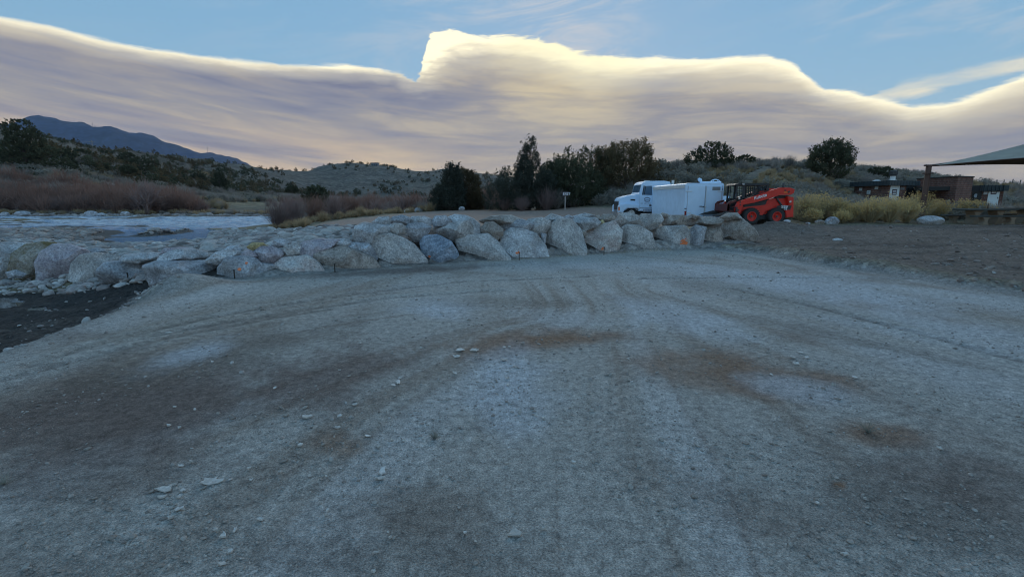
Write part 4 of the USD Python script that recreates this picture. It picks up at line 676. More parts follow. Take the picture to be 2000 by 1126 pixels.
# stones on the dirt lot and along its edge
n = 1500; Yg = np.exp(g.uniform(math.log(7), math.log(25), n)); Xg = g.uniform(.3, 1.12, n) * Yg; ok = sdist(LOT, Xg, Yg) > 0.0; Xg, Yg = Xg[ok], Yg[ok]; ls = np.clip(g.lognormal(math.log(.04), .6, len(Xg)), .018, .2)
instancer('dirt_stones', SM1, [var_rock('dirt_stone_look', [(0, (.13, .10, .085)), (.5, (.22, .175, .15)), (.9, (.26, .22, .19)), (1, (.46, .43, .40))])] * 4, np.stack([Xg, Yg, H(Xg, Yg) + ls * .1], 1), g.integers(0, 4, len(Xg)), ls, g.uniform(0, 6.28, len(Xg)), 'stones and clods strewn over the dirt lot', 0.3)
# dried mud flakes lying on the pad
flake_look = var_rock('mud_flake_look', [(0, (.38, .35, .315)), (.5, (.50, .47, .43)), (1, (.60, .575, .54))], 0.004, 40)
def flake(px, py, wpx, hpx, seed):
    gg = np.random.default_rng(seed); c = PZ(px, py, 0.0); sx = wpx / 966 * c[1]; sy = PZ(px, py - hpx / 2, 0)[1] - PZ(px, py + hpx / 2, 0)[1]
    nn = int(gg.integers(8, 13)); a = np.sort(gg.uniform(0, 2 * np.pi, nn)); r = gg.uniform(.4, 1.05, nn); P = Polygon(np.stack([np.cos(a) * r * sx / 2, np.sin(a) * r * sy / 2], 1)).buffer(0)
    if P.geom_type != 'Polygon': P = P.convex_hull
    m = trimesh.creation.extrude_polygon(P, gg.uniform(.006, .011), engine="earcut"); v = np.array(m.vertices)
    v[:, 2] += v[:, 0] * gg.normal() * .06 + v[:, 1] * gg.normal() * .06 + (np.hypot(v[:, 0], v[:, 1]) / max(sx, sy)) ** 2 * .03
    z = float(H(np.array([c[0]]), np.array([c[1]]))[0]); obj('mud_flake', (v + [c[0], c[1], z + .003 - min(0, 0)], m.faces), flake_look, SETTING['gravel_pad'])
FL = [(322, 957, 52, 16), (358, 960, 22, 7), (318, 972, 22, 8), (352, 972, 14, 6), (415, 944, 48, 22), (348, 996, 26, 11), (332, 1013, 20, 6), (342, 948, 18, 6), (423, 1038, 16, 10), (437, 1051, 30, 14), (450, 1082, 18, 8), (436, 1106, 22, 8), (600, 816, 28, 8), (587, 872, 14, 7), (740, 876, 14, 7), (748, 926, 20, 16), (746, 938, 22, 10), (735, 938, 8, 6),
      (778, 748, 16, 14), (770, 755, 18, 5), (900, 685, 24, 8), (890, 698, 20, 5), (926, 686, 22, 8), (888, 732, 14, 8), (984, 705, 14, 5), (1005, 1047, 46, 22), (1062, 1038, 16, 7), (985, 680, 10, 4), (718, 855, 18, 4), (660, 838, 12, 4), (694, 793, 14, 5), (664, 815, 14, 6), (350, 835, 12, 4), (330, 830, 14, 4), (376, 904, 12, 4), (354, 911, 14, 4), (528, 884, 8, 4),
      (1120, 906, 12, 6), (1226, 702, 10, 4), (1548, 700, 16, 4), (1566, 690, 14, 4), (1555, 711, 18, 5), (1575, 700, 10, 4), (1670, 738, 18, 4), (1515, 868, 8, 5), (1835, 876, 12, 6), (1596, 983, 14, 5), (1650, 1085, 26, 8), (1690, 975, 10, 4), (1100, 1075, 8, 5), (640, 1001, 6, 4), (637, 1010, 8, 5), (763, 1055, 10, 5), (730, 1122, 12, 6), (735, 1084, 18, 5), (930, 1064, 10, 4), (510, 1018, 20, 6), (490, 940, 10, 4), (547, 926, 8, 4), (460, 1040, 16, 10)]
for i, a in enumerate(FL): flake(*a, 900 + i)
gg = np.random.default_rng(77)
for i in range(60):
    px, py = gg.choice([330, 420, 600, 740, 900, 1500, 1000, 650]) + gg.normal() * 70, gg.uniform(640, 1110)
    if 20 < px < 1960 and py > 640: flake(px, py, gg.uniform(4, 11), gg.uniform(1.6, 4), 2000 + i)
# single rocks
def loose_rock(name, px, py, wpx, hpx, mat_, label, Y=None, seed=0, group=None):
    c = PZ(px, py, .36) if Y is None else PY(px, py, Y); Y = c[1]; c[2] = float(H(np.array([c[0]]), np.array([Y]))[0])
    d = np.array(SPH3.vertices); v = rock_shape(d, np.ones(len(d)), 500 + seed, 2.6, 7, .06); k = Y / 966
    w = v * np.array([wpx / 2 * k, wpx * .42 * k, hpx * .62 * k]); right, away = yaw_frame(px)
    return tag(obj(name, (c + w[:, :1] * right + w[:, 1:2] * away + (w[:, 2:] + hpx * .36 * k) * np.array([0, 0, 1.0]), np.array(SPH3.faces)), ROCK[mat_], None, True), label, 'rock', group)
loose_rock('rock', 1816, 437, 44, 17, 'pale', 'rounded pale rock in front of the shade canopy post', 24.3, 1)
loose_rock('rock', 1625, 435, 24, 15, 'grey', 'grey pointed rock among the yellow bushes, left one', 24.6, 2); loose_rock('rock', 1601, 432, 18, 8, 'brown', 'low brown rock just left of the grey pointed rock', 24.8, 3)
loose_rock('rock', 1578, 434, 9, 4, 'pale', 'tiny white rock right of the red loader', 24.5, 4); loose_rock('rock', 1637, 459, 18, 5, 'pale', 'small flat white rock lying alone on the dirt lot', None, 5)
loose_rock('rock', 1668, 408, 14, 8, 'pale', 'pale rock left of the brick building', 30, 6); loose_rock('rock', 1645, 407, 14, 9, 'pale', 'pale rock between the pointed rock and the brick building', 30, 7)
loose_rock('rock', 1613, 408, 22, 10, 'pale', 'flattish pale rock behind the yellow bushes', 30, 8)
loose_rock('rock', 797, 413, 16, 8, 'pale', 'white rock at the far road edge, left of the double juniper', 43, 9); loose_rock('rock', 818, 411, 18, 10, 'grey', 'grey rock beside pale grass at the far road edge', 45, 10); loose_rock('rock', 902, 411, 13, 8, 'grey', 'blue grey rock at the foot of the double juniper', 44, 11)
loose_rock('rock', 570, 437, 12, 5, 'pale', 'small pale rock under the bare purple willows, left one', 36, 12); loose_rock('rock', 590, 434, 10, 5, 'tan', 'small tan rock under the bare purple willows, right one', 36.5, 13)
loose_rock('rock', 1536, 444, 12, 6, 'grey', 'grey stone on the dirt mound under the rear wheel', 22.5, 14); loose_rock('rock', 1400, 1, 1, 1, 'grey', None, 200, 15) if False else None
for i, (x, y, w_, h_) in enumerate([(45, 417, 24, 10), (10, 418, 14, 8), (178, 415, 22, 10), (245, 417, 16, 9), (198, 418, 16, 6)]):
    loose_rock('bank_rock', x, y + 3, w_, h_, 'grey', ['large grey rock at the far waterline near the left edge', 'dark grey rock at the far waterline on the left edge', 'tan grey rock at the far waterline under the willows', 'rounded grey rock at the far waterline right of the tan one', 'low flat grey rock at the far waterline'][i], 68.5, 30 + i)
# ------------------------------------------------------------------ looks of made things
white = plain('white_paint', (.60, .76, .92), 0.35, var=0.05, scale=2.5); offwhite = plain('aged_white_paint', (.66, .66, .64), 0.5, var=0.1, scale=4)  # the first white has the blue of the sky light mixed in
red = plain('red_paint', (.64, .028, .016), 0.35, var=0.15, scale=3); black = plain('black_paint', (.022, .022, .024), 0.45, var=0.2); rubber = plain('tyre_rubber', (.028, .027, .027), 0.85, var=0.3, scale=20, bump=0.01)
greym = plain('grey_metal', (.30, .31, .32), 0.4, 0.7); darkm = plain('dark_metal', (.07, .07, .072), 0.5, 0.5); chrome = plain('bright_metal', (.55, .56, .58), 0.25, 0.9, var=.05)
amber = plain('amber_plastic', (.75, .18, .03), 0.3, var=.05); tailred = plain('red_plastic', (.22, .015, .015), 0.3, var=.05); decal = plain('white_decal', (.78, .78, .78), 0.5, var=.03); grime = plain('faded_blue_lettering', (.22, .27, .34), 0.6, var=.1)
glass = look('window_glass', {"f": ("fresnel", {"IOR": 1.5}), "t": ("transparent_bsdf", {"color": (.55, .6, .62)}), "gl": ("glossy_bsdf", {"roughness": 0.02, "color": (.9, .95, 1)}), "m": ("mix_closure", {})}, [("f.fac", "m.fac"), ("t.BSDF", "m.closure1"), ("gl.BSDF", "m.closure2")], "m.closure")
def text_on(txt, height, origin, right, up, m, name, parent, depth=0.006, bold=True):
    """raised lettering standing on a plane"""
    t = meshkit.text_mesh(txt, height, depth, bold); v = np.array(t.vertices); n = np.cross(right, up)
    return obj(name, (origin + v[:, :1] * right + v[:, 1:2] * up + v[:, 2:] * n, t.faces), m, parent)
EX, EZ = np.array([1.0, 0, 0]), np.array([0, 0, 1.0])
def crop7(Y, pts):
    """outline points read off the enlarged photograph, as (x, z) at depth Y"""
    a = np.array(pts, float) / 4.762 + [1180, 320]; p = PY(a[:, 0], a[:, 1], np.full(len(a), Y)); return p[:, [0, 2]]
def wheel(parent, c, r, w, side, lugs=0, rim_m=None, nm='wheel', tread=True):
    """tyre and rim, the axle along y; side -1 faces the eye"""
    pr = [(r * .56, -w / 2), (r * .90, -w / 2), (r * .97, -w * .40), (r, -w * .25), (r, w * .25), (r * .97, w * .40), (r * .90, w / 2), (r * .56, w / 2), (r * .56, -w / 2)]
    parts = [lathe(pr, c, 32)]
    if tread:
        for k in range(22):
            a = k / 22 * 2 * np.pi
            for s in (-1, 1):
                b = bbox([-r * .05, -w * .24, r * .97], [r * .05, w * .24, r * 1.035], .004); v = np.array(b.vertices); v[:, 1] += s * w * .24; v[:, 0] += s * (v[:, 1]) * .25
                ca, sa = math.cos(a + s * .07), math.sin(a + s * .07); b.vertices = np.stack([v[:, 0] * ca + v[:, 2] * sa, v[:, 1], -v[:, 0] * sa + v[:, 2] * ca], 1) + c; parts.append(b)
    ty = obj(nm, cat(parts), rubber, parent, smooth=30)
    y = side * w / 2
    rim = [lathe([(r * .565, y * .2), (r * .565, y * 1.02), (r * .50, y * 1.02), (r * .46, y * .55), (r * .22, y * .45), (r * .20, y * .75), (.001, y * .75)], c, 28)]
    obj('rim', cat(rim), rim_m or red, ty, smooth=30)
    bolts = [lathe([(.001, y * .9), (r * .13, y * .9), (r * .14, y * .7)], c, 14)]
    for k in range(lugs or 8):
        a = k / (lugs or 8) * 2 * np.pi; bolts.append(lathe([(.001, y * .64), (r * .035, y * .64), (r * .035, y * .4)], np.array(c) + [math.cos(a) * r * .33, 0, math.sin(a) * r * .33], 6))
    obj('hub', cat(bolts), darkm, ty, smooth=30)
# ------------------------------------------------------------------ red skid steer loader
Yn, Wd = 24.0, 1.75                      # its near side, its width
gz = float(H(np.array([12.6]), np.array([24.6]))[0])
def S(pts, Y=Yn): return crop7(Y, pts)
ld = thing('skid_steer_loader', 'red skid steer loader with black cab beside the white trailer', 'loader')
for nm_, (cx, cy) in (('wheel', (1375, 493)), ('wheel', (1610, 493))):
    for s in (-1, 1):
        p = S([(cx, cy)])[0]; r = 0.405
        wheel(ld, np.array([p[0], Yn + (0.02 if s < 0 else Wd - .02) + (0.15 if s < 0 else -.15), gz + r - .01]), r, 0.30, s)
obj('chassis', cat([prism(S([(1285, 405), (1560, 335), (1600, 320), (1762, 312), (1778, 330), (1770, 492), (1700, 498), (1690, 440), (1560, 470), (1450, 490), (1290, 470)]), Yn + .32, Yn + Wd - .32, .02)]), red, ld)
obj('side_panel', prism(S([(1290, 410), (1330, 400), (1560, 378), (1590, 392), (1640, 420), (1690, 430), (1560, 430), (1520, 440), (1500, 478), (1455, 478), (1430, 430), (1370, 418), (1300, 430)]), Yn + .24, Yn + .34, .012), red, ld)
obj('axle_case', prism(S([(1300, 470), (1690, 470), (1690, 520), (1300, 520)]), Yn + .30, Yn + Wd - .30, .02), black, ld)
obj('rear_hood', cat([prism(S([(1690, 390), (1776, 380), (1772, 494), (1702, 500)]), Yn + .10, Yn + Wd - .10, .03), prism(S([(1720, 300), (1778, 310), (1776, 382), (1730, 385)]), Yn + .12, Yn + .34, .02), prism(S([(1720, 300), (1778, 310), (1776, 382), (1730, 385)]), Yn + Wd - .34, Yn + Wd - .12, .02)]), red, ld)
obj('engine_cover', prism(S([(1590, 332), (1640, 292), (1752, 292), (1762, 385), (1620, 388)]), Yn + .33, Yn + Wd - .33, .02), black, ld)
ARM = [(1222, 420), (1250, 352), (1400, 302), (1560, 246), (1640, 221), (1735, 220), (1782, 236), (1772, 272), (1740, 288), (1640, 290), (1545, 322), (1400, 362), (1302, 380), (1266, 472), (1234, 474), (1226, 450)]
for s, y in ((0, Yn + .06), (1, Yn + Wd - .22)):
    ar = obj('lift_arm', prism(S(ARM), y, y + .16, .018), red, ld)
    pins = []
    for (cx, cy), rr_ in (((1722, 260), .05), ((1690, 246), .035), ((1270, 355), .035), ((1270, 380), .03), ((1252, 430), .04)):
        p = S([(cx, cy)])[0]; pins.append(lathe([(.001, -.03), (rr_, -.03), (rr_, .2)], [p[0], y, p[1]], 12))
    obj('pivot_pin', cat(pins), darkm, ar, smooth=30)
    if s == 0:
        p0 = S([(1400, 333)])[0]; p1 = S([(1516, 300)])[0]; dr = np.array([p1[0] - p0[0], 0, p1[1] - p0[1]]); Ln = np.linalg.norm(dr); dr /= Ln; upd = np.array([-dr[2], 0, dr[0]])
        t = meshkit.text_mesh('Kubota', 0.16, .006, True); sc_ = Ln / np.ptp(np.array(t.vertices)[:, 0]); v = np.array(t.vertices); v[:, 0] *= sc_; v[:, 1] *= min(sc_, 1.0)
        nrm = np.cross(dr, upd); obj('lettering', (np.array([p0[0], y - .004, p0[1]]) + v[:, :1] * dr + v[:, 1:2] * upd + v[:, 2:] * nrm, t.faces), decal, ar)
        q0 = S([(1678, 258), (1716, 258), (1716, 270), (1678, 270)]); obj('warning_label', prism(q0, y - .004, y + .002), amber, ar)
    obj('arm_recess', prism(S([(1312, 396), (1335, 372), (1540, 338), (1522, 380), (1330, 402)]), (Yn + .235) if s == 0 else Yn + Wd - .28, (Yn + .26) if s == 0 else Yn + Wd - .25, .004), black, ld)
    obj('lift_cylinder', cat([tube([[*S([(1640, 330)])[0][:1], y + .22 - .3 * s, S([(1640, 330)])[0][1]], [S([(1690, 400)])[0][0], y + .22 - .3 * s, S([(1690, 400)])[0][1]]], .045, 10), tube([[S([(1625, 300)])[0][0], y + .22 - .3 * s, S([(1625, 300)])[0][1]], [S([(1640, 330)])[0][0], y + .22 - .3 * s, S([(1640, 330)])[0][1]]], .025, 8)]), darkm, ld, smooth=30)
p = S([(1742, 352)])[0]; obj('rear_latch', bbox([p[0] - .05, Yn + .08, p[1] - .04], [p[0] + .05, Yn + .13, p[1] + .04], .01), chrome, ld)
a0 = S([(1655, 410)])[0]; text_on('SSV', .125, np.array([a0[0], Yn + .095, a0[1]]), EX, EZ, decal, 'model_lettering', ld); a0 = S([(1678, 428)])[0]; text_on('75', .10, np.array([a0[0], Yn + .095, a0[1] - .01]), EX, EZ, decal, 'model_lettering', ld)
obj('decal_panel', prism(S([(1610, 398), (1640, 384), (1755, 388), (1742, 428), (1690, 430), (1640, 414)]), Yn + .098, Yn + .125, .004), black, ld)
# cab: roof, posts, grilles and panes
cb = obj('cab_roof', cat([prism(S([(1246, 196), (1258, 182), (1300, 176), (1570, 176), (1576, 196), (1560, 202), (1300, 200)]), Yn + .34, Yn + Wd - .34, .02)]), black, ld)
for s, y in ((0, Yn + .36), (1, Yn + Wd - .42)):
    for a, b, w in (((1336, 200), (1330, 330), 26), ((1560, 200), (1556, 250), 26), ((1440, 200), (1436, 300), 10)):
        obj('cab_post', prism(S([(a[0] - w / 2, a[1]), (a[0] + w / 2, a[1]), (b[0] + w / 2, b[1]), (b[0] - w / 2, b[1])]), y, y + .06, .008), black, ld)
    obj('front_post', prism(S([(1262, 196), (1278, 196), (1262, 360), (1246, 360)]), y, y + .06, .008), black, ld)
    for k in range(9):
        x = 1356 + k * 21
        obj('side_grille_bar', prism(S([(x, 206), (x + 4, 206), (x + 4, 312 - (x - 1350) * .25), (x, 312 - (x - 1350) * .25)]), y + .015, y + .03), black, ld)
    for k in range(3):
        obj('side_grille_bar', prism(S([(1350, 224 + k * 24), (1552, 224 + k * 24), (1552, 227 + k * 24), (1350, 227 + k * 24)]), y + .012, y + .028), black, ld)
    obj('cab_sill', prism(S([(1250, 360), (1265, 318), (1340, 318), (1560, 248), (1570, 340), (1330, 405), (1250, 405)]), y, y + .05, .008), black, ld)
obj('rear_window', prism(S([(1556, 206), (1560, 206), (1560, 250), (1556, 250)]), Yn + .44, Yn + Wd - .44), glass, ld)
obj('seat', cat([prism(S([(1420, 330), (1490, 330), (1490, 300), (1510, 232), (1490, 230), (1470, 296), (1420, 304)]), Yn + .62, Yn + Wd - .62, .03)]), black, ld)
obj('door_frame', cat([bbox([S([(1264, 0)])[0][0], Yn + .44, S([(0, 345)])[0][1]], [S([(1270, 0)])[0][0], Yn + .48, S([(0, 198)])[0][1]]), bbox([S([(1264, 0)])[0][0], Yn + Wd / 2 - .02, S([(0, 345)])[0][1]], [S([(1270, 0)])[0][0], Yn + Wd / 2 + .02, S([(0, 198)])[0][1]])]), black, ld)
for s in (0, 1):
    p = S([(1318, 188)])[0]; obj('work_lamp', bbox([p[0] - .03, Yn + .24 + s * (Wd - .58), p[1] - .045], [p[0] + .06, Yn + .33 + s * (Wd - .58), p[1] + .045], .01), greym, ld)
p = S([(1280, 318)])[0]; obj('front_lamp', bbox([p[0] - .05, Yn + .25, p[1] - .06], [p[0] + .05, Yn + .33, p[1] + .06], .015), chrome, ld)
p = S([(1248, 300)])[0]; obj('mirror', cat([bbox([p[0] - .02, Yn + .18, p[1] - .10], [p[0] + .02, Yn + .34, p[1] + .10], .01), tube([[p[0], Yn + .3, p[1] + .1], [p[0] + .04, Yn + .36, p[1] + .22]], .012, 6)]), black, ld)
p = S([(1697, 214)])[0]; obj('beacon', cat([lathe([(.001, 0), (.06, 0), (.06, .02), (.001, .02)], [p[0], Yn + .30, p[1] - .01]), tube([[p[0], Yn + .31, p[1]], [p[0], Yn + .31, p[1] + .05]], .062, 14), tube([[p[0], Yn + .31, p[1] + .05], [p[0], Yn + .31, p[1] + .17], [p[0], Yn + .31, p[1] + .19]], [.05, .046, .03], 14)]), darkm, ld, smooth=40)
# quick hitch and low bucket in front
obj('hitch_plate', cat([prism(S([(1232, 472), (1150, 440), (1158, 372), (1178, 350), (1240, 335), (1240, 352), (1186, 372), (1176, 425), (1240, 450)]), Yn + .12, Yn + .28, .012), prism(S([(1232, 472), (1150, 440), (1158, 372), (1178, 350), (1240, 335), (1240, 352), (1186, 372), (1176, 425), (1240, 450)]), Yn + Wd - .28, Yn + Wd - .12, .012), prism(S([(1160, 372), (1180, 372), (1178, 440), (1150, 440)]), Yn + .12, Yn + Wd - .12, .01)]), plain('worn_dark_red', (.10, .018, .014), .6, var=.4), ld)
obj('bucket', cat([prism(S([(1000, 484), (1060, 462), (1150, 440), (1164, 444), (1236, 462), (1240, 484), (1150, 490)]), Yn - .02, Yn + .03, .006), prism(S([(1000, 484), (1060, 462), (1150, 440), (1164, 444), (1236, 462), (1240, 484), (1150, 490)]), Yn + Wd - .03, Yn + Wd + .02, .006), prism(S([(1000, 484), (1010, 480), (1236, 476), (1240, 486)]), Yn - .02, Yn + Wd + .02, .004), prism(S([(1226, 400), (1240, 400), (1240, 484), (1226, 484)]), Yn - .02, Yn + Wd + .02, .004)]), darkm, ld)
# ------------------------------------------------------------------ white box trailer, its doors towards the eye
T0 = PY(1337, 400, 26.0); T1 = PY(1411.5, 400, 26.0); tx0, tx1 = T0[0], T1[0]; Yr, Yf_ = 26.0, 32.0
tg = float(H(np.array([10.0]), np.array([28.0]))[0]); zt = float(PY(1375, 357.5, 26)[2]); zb = tg + .24
tr = thing('box_trailer', 'white enclosed box trailer with double rear doors behind the boulder wall', 'trailer')
def rounded(lo, hi, r, axis_y0, axis_y1):
    return prism(Polygon([(lo[0], lo[1]), (hi[0], lo[1]), (hi[0], hi[1]), (lo[0], hi[1])]).buffer(-r).buffer(r, quad_segs=4).exterior.coords[:-1], axis_y0, axis_y1, .01)
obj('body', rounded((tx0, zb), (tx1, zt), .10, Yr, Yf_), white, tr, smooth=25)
obj('roof_rail', cat([bbox([tx0 - .018, Yr + .12, zt - .24], [tx0 - .001, Yf_, zt - .08], .004), bbox([tx0 - .028, Yr + .12, zt - .245], [tx0 - .001, Yf_, zt - .225], .003)]), offwhite, tr)
mid = (tx0 + tx1) / 2 + .05
for a, b in ((tx0 + .11, mid - .006), (mid + .006, tx1 - .09)):
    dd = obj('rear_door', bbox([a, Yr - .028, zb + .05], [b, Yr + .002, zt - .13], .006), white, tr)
    obj('door_edge', cat([bbox([a + .005, Yr - .036, zb + .06], [a + .02, Yr - .028, zt - .14]), bbox([b - .02, Yr - .036, zb + .06], [b - .005, Yr - .028, zt - .14])]), greym, dd)
    hx = a if a < mid - .3 else b
    for zz in (zt - .42, zb + .3):
        obj('hinge', bbox([hx - .11 if hx == a else hx - .24, Yr - .045, zz - .02], [hx + .24 if hx == a else hx + .09, Yr - .028, zz + .02], .004), offwhite, dd)
obj('door_latch', cat([bbox([mid - .28, Yr - .07, zb + .62], [mid - .14, Yr - .03, zb + .66], .008), bbox([mid - .12, Yr - .06, zb + .60], [mid - .02, Yr - .03, zb + .65], .008)]), black, tr)
obj('door_latch', cat([tube([[mid + .02, Yr - .045, zb + .1], [mid + .02, Yr - .045, zt - .18]], .014, 8), bbox([mid + .0, Yr - .06, zb + .58], [mid + .08, Yr - .03, zb + .63], .008)]), offwhite, tr)
for x in (tx0 + .055, tx1 - .05):
    obj('tail_lamp', cat([tube([[x, Yr - .03, zb + .18], [x, Yr - .03, zb + .4]], .045, 10)]), tailred, tr, smooth=30); obj('marker_lamp', bbox([x - .05, Yr - .02, zb + .5], [x + .05, Yr, zb + .54], .006), black, tr)
obj('vent_plate', cat([bbox([tx1 - .62, Yr - .04, zt - .37], [tx1 - .2, Yr - .028, zt - .19], .004)] + [bbox([tx1 - .60, Yr - .046, zt - .35 + k * .035], [tx1 - .22, Yr - .04, zt - .335 + k * .035]) for k in range(5)]), greym, tr)
obj('marker_lamp', bbox([tx1 - .13, Yr - .012, zt - .36], [tx1 - .06, Yr + .002, zt - .28], .006), black, tr)
obj('bumper', bbox([tx0, Yr - .06, zb - .1], [tx1, Yr + .1, zb], .01), greym, tr); obj('frame_rail', cat([bbox([tx0 + .2, Yr + .1, zb - .14], [tx0 + .3, Yf_ + .1, zb - .005]), bbox([tx1 - .3, Yr + .1, zb - .14], [tx1 - .2, Yf_ + .1, zb - .005]), tube([[tx0 + .25, Yf_, zb - .07], [(tx0 + tx1) / 2, Yf_ + 1.2, zb - .07]], .05, 6), tube([[tx1 - .25, Yf_, zb - .07], [(tx0 + tx1) / 2, Yf_ + 1.2, zb - .07]], .05, 6)]), darkm, tr)
for yy in (Yr + 2.2, Yr + 3.1):
    for x, s in ((tx0 + .16, -1), (tx1 - .16, 1)):
        t_ = obj('wheel', tube([[x - .11, yy, tg + .36], [x + .11, yy, tg + .36]], .36, 20), rubber, tr, smooth=30); obj('rim', tube([[x + s * .09, yy, tg + .36], [x + s * .115, yy, tg + .36]], .2, 14), offwhite, t_, smooth=30)
# pipe elbow and ring lying on its roof
def C7(x, y, Y): a = crop7(Y, [(x, y)])[0]; return np.array([a[0], Y, a[1]])
pY = 26.6
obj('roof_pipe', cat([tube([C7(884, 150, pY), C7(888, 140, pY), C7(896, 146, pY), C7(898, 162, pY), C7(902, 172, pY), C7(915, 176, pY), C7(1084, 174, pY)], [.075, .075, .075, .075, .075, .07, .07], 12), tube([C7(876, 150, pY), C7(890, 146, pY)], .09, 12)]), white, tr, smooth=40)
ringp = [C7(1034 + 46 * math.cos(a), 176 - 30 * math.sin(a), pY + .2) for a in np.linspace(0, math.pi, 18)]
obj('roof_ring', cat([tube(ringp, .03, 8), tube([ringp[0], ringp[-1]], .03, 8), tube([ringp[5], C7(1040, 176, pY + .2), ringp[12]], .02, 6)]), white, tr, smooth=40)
obj('roof_cover', bbox([C7(800, 180, 27)[0], 26.7, zt - .01], [C7(935, 178, 27)[0], 27.6, zt + .05], .01), darkm, tr)
# ------------------------------------------------------------------ white truck, nose to the left, beyond the trailer
Yt, Wt = 32.9, 2.2
kg = float(H(np.array([9.0]), np.array([34.0]))[0])
tk = thing('truck', 'white long nosed truck partly hidden behind the box trailer', 'truck')
def K(pts): return crop7(Yt, pts)
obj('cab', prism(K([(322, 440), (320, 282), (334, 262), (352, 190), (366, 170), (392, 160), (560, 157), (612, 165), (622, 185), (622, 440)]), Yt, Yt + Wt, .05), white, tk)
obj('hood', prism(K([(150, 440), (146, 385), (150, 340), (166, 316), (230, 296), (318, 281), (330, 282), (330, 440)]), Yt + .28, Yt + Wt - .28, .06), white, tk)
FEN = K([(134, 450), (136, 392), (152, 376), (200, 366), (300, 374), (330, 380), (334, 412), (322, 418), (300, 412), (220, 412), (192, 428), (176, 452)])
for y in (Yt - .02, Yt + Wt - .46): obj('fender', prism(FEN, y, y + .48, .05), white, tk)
obj('grille', prism(K([(141, 350), (150, 350), (150, 430), (141, 430)]), Yt + .45, Yt + Wt - .45, .01), darkm, tk)
obj('bumper', prism(K([(124, 448), (140, 448), (140, 486), (124, 486)]), Yt - .05, Yt + Wt + .05, .02), chrome, tk)
obj('turn_lamp', prism(K([(133, 402), (144, 400), (145, 432), (134, 434)]), Yt - .035, Yt + .1, .01), amber, tk)
obj('hood_vent', prism(K([(254, 328), (298, 328), (298, 343), (254, 341)]), Yt + .265, Yt + .285), black, tk)
wn = obj('side_window', prism(K([(358, 282), (372, 206), (446, 204), (446, 284)]), Yt - .012, Yt + .006), glass, tk)
obj('window_frame', cat([prism(K([(352, 288), (368, 200), (374, 202), (360, 284), (446, 286), (446, 291)]), Yt - .02, Yt - .004), prism(K([(384, 206), (388, 206), (376, 284), (371, 284)]), Yt - .022, Yt - .008)]), black, tk)
obj('window_back', prism(K([(352, 286), (370, 200), (446, 200), (446, 288)]), Yt + .02, Yt + .03), darkm, tk) if False else None
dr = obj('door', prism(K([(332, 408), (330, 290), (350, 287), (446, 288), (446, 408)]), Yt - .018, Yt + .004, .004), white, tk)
obj('door_handle', prism(K([(418, 378), (438, 378), (438, 392), (418, 392)]), Yt - .035, Yt - .012), black, dr)
arc = [K([(400 + 28 * math.cos(a), 332 - 18 * math.sin(a))])[0] for a in np.linspace(.35, math.pi - .35, 12)]; arc2 = [K([(400 + 26 * math.cos(a), 336 + 14 * math.sin(a))])[0] for a in np.linspace(.5, math.pi - .5, 12)]
for ar_ in (arc, arc2):
    dots = [bbox([x - .022, Yt - .024, z - .03], [x + .022, Yt - .019, z + .03]) for x, z in ar_]
    obj('door_emblem', cat(dots), grime, dr)
obj('door_emblem', cat([bbox([x - .02, Yt - .024, z - .02], [x + .024, Yt - .019, z + .022]) for x, z in [K([(374 + 6.2 * i, 332)])[0] for i in range(9)]]), grime, dr)
obj('door_emblem', cat([bbox([x - .02, Yt - .024, z - .022], [x + .02, Yt - .019, z + .022]) for x, z in [K([(342 + 8 * i, 367)])[0] for i in range(12) if i not in (3, 7)]]), grime, dr)
obj('door_seam', prism(K([(330, 290), (333, 290), (335, 410), (446, 410), (446, 413), (331, 413)]), Yt - .006, Yt + .004), darkm, tk)
obj('step', cat([prism(K([(364, 420), (446, 420), (446, 445), (364, 445)]), Yt - .02, Yt + .4, .02)]), chrome, tk)
obj('chassis', prism(K([(180, 445), (640, 445), (640, 476), (180, 476)]), Yt + .5, Yt + Wt - .5, .02), darkm, tk)
obj('wheel_well', prism(K([(186, 445), (200, 416), (330, 414), (340, 445)]), Yt + .3, Yt + Wt - .3), black, tk)
for y, s in ((Yt + .22, -1), (Yt + Wt - .14, 1)): wheel(tk, np.array([K([(255, 480)])[0][0], y, kg + .37]), .38, .26, s, 8, offwhite, tread=False)
for y, s in ((Yt + .2, -1), (Yt + Wt - .2, 1)): wheel(tk, np.array([K([(255, 480)])[0][0] + 4.2, y, kg + .37]), .38, .45, s, 8, offwhite, tread=False)
obj('cab_lamp', cat([bbox([K([(392 + 14 * i, 157)])[0][0], Yt + .5, K([(0, 158)])[0][1]], [K([(402 + 14 * i, 157)])[0][0], Yt + .6, K([(0, 151)])[0][1]], .01) for i in range(4)]), offwhite, tk)
obj('exhaust', cat([tube([[K([(652, 190)])[0][0], Yt + .3, kg + 1.0], [K([(652, 190)])[0][0], Yt + .3, K([(0, 150)])[0][1]]], .085, 12)]), offwhite, tk, smooth=30)
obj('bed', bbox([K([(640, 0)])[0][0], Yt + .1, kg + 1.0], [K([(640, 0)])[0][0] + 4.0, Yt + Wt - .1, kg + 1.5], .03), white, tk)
obj('windscreen', prism(K([(331, 262), (349, 194), (352, 194), (334, 264)]), Yt + .18, Yt + Wt - .18), glass, tk)
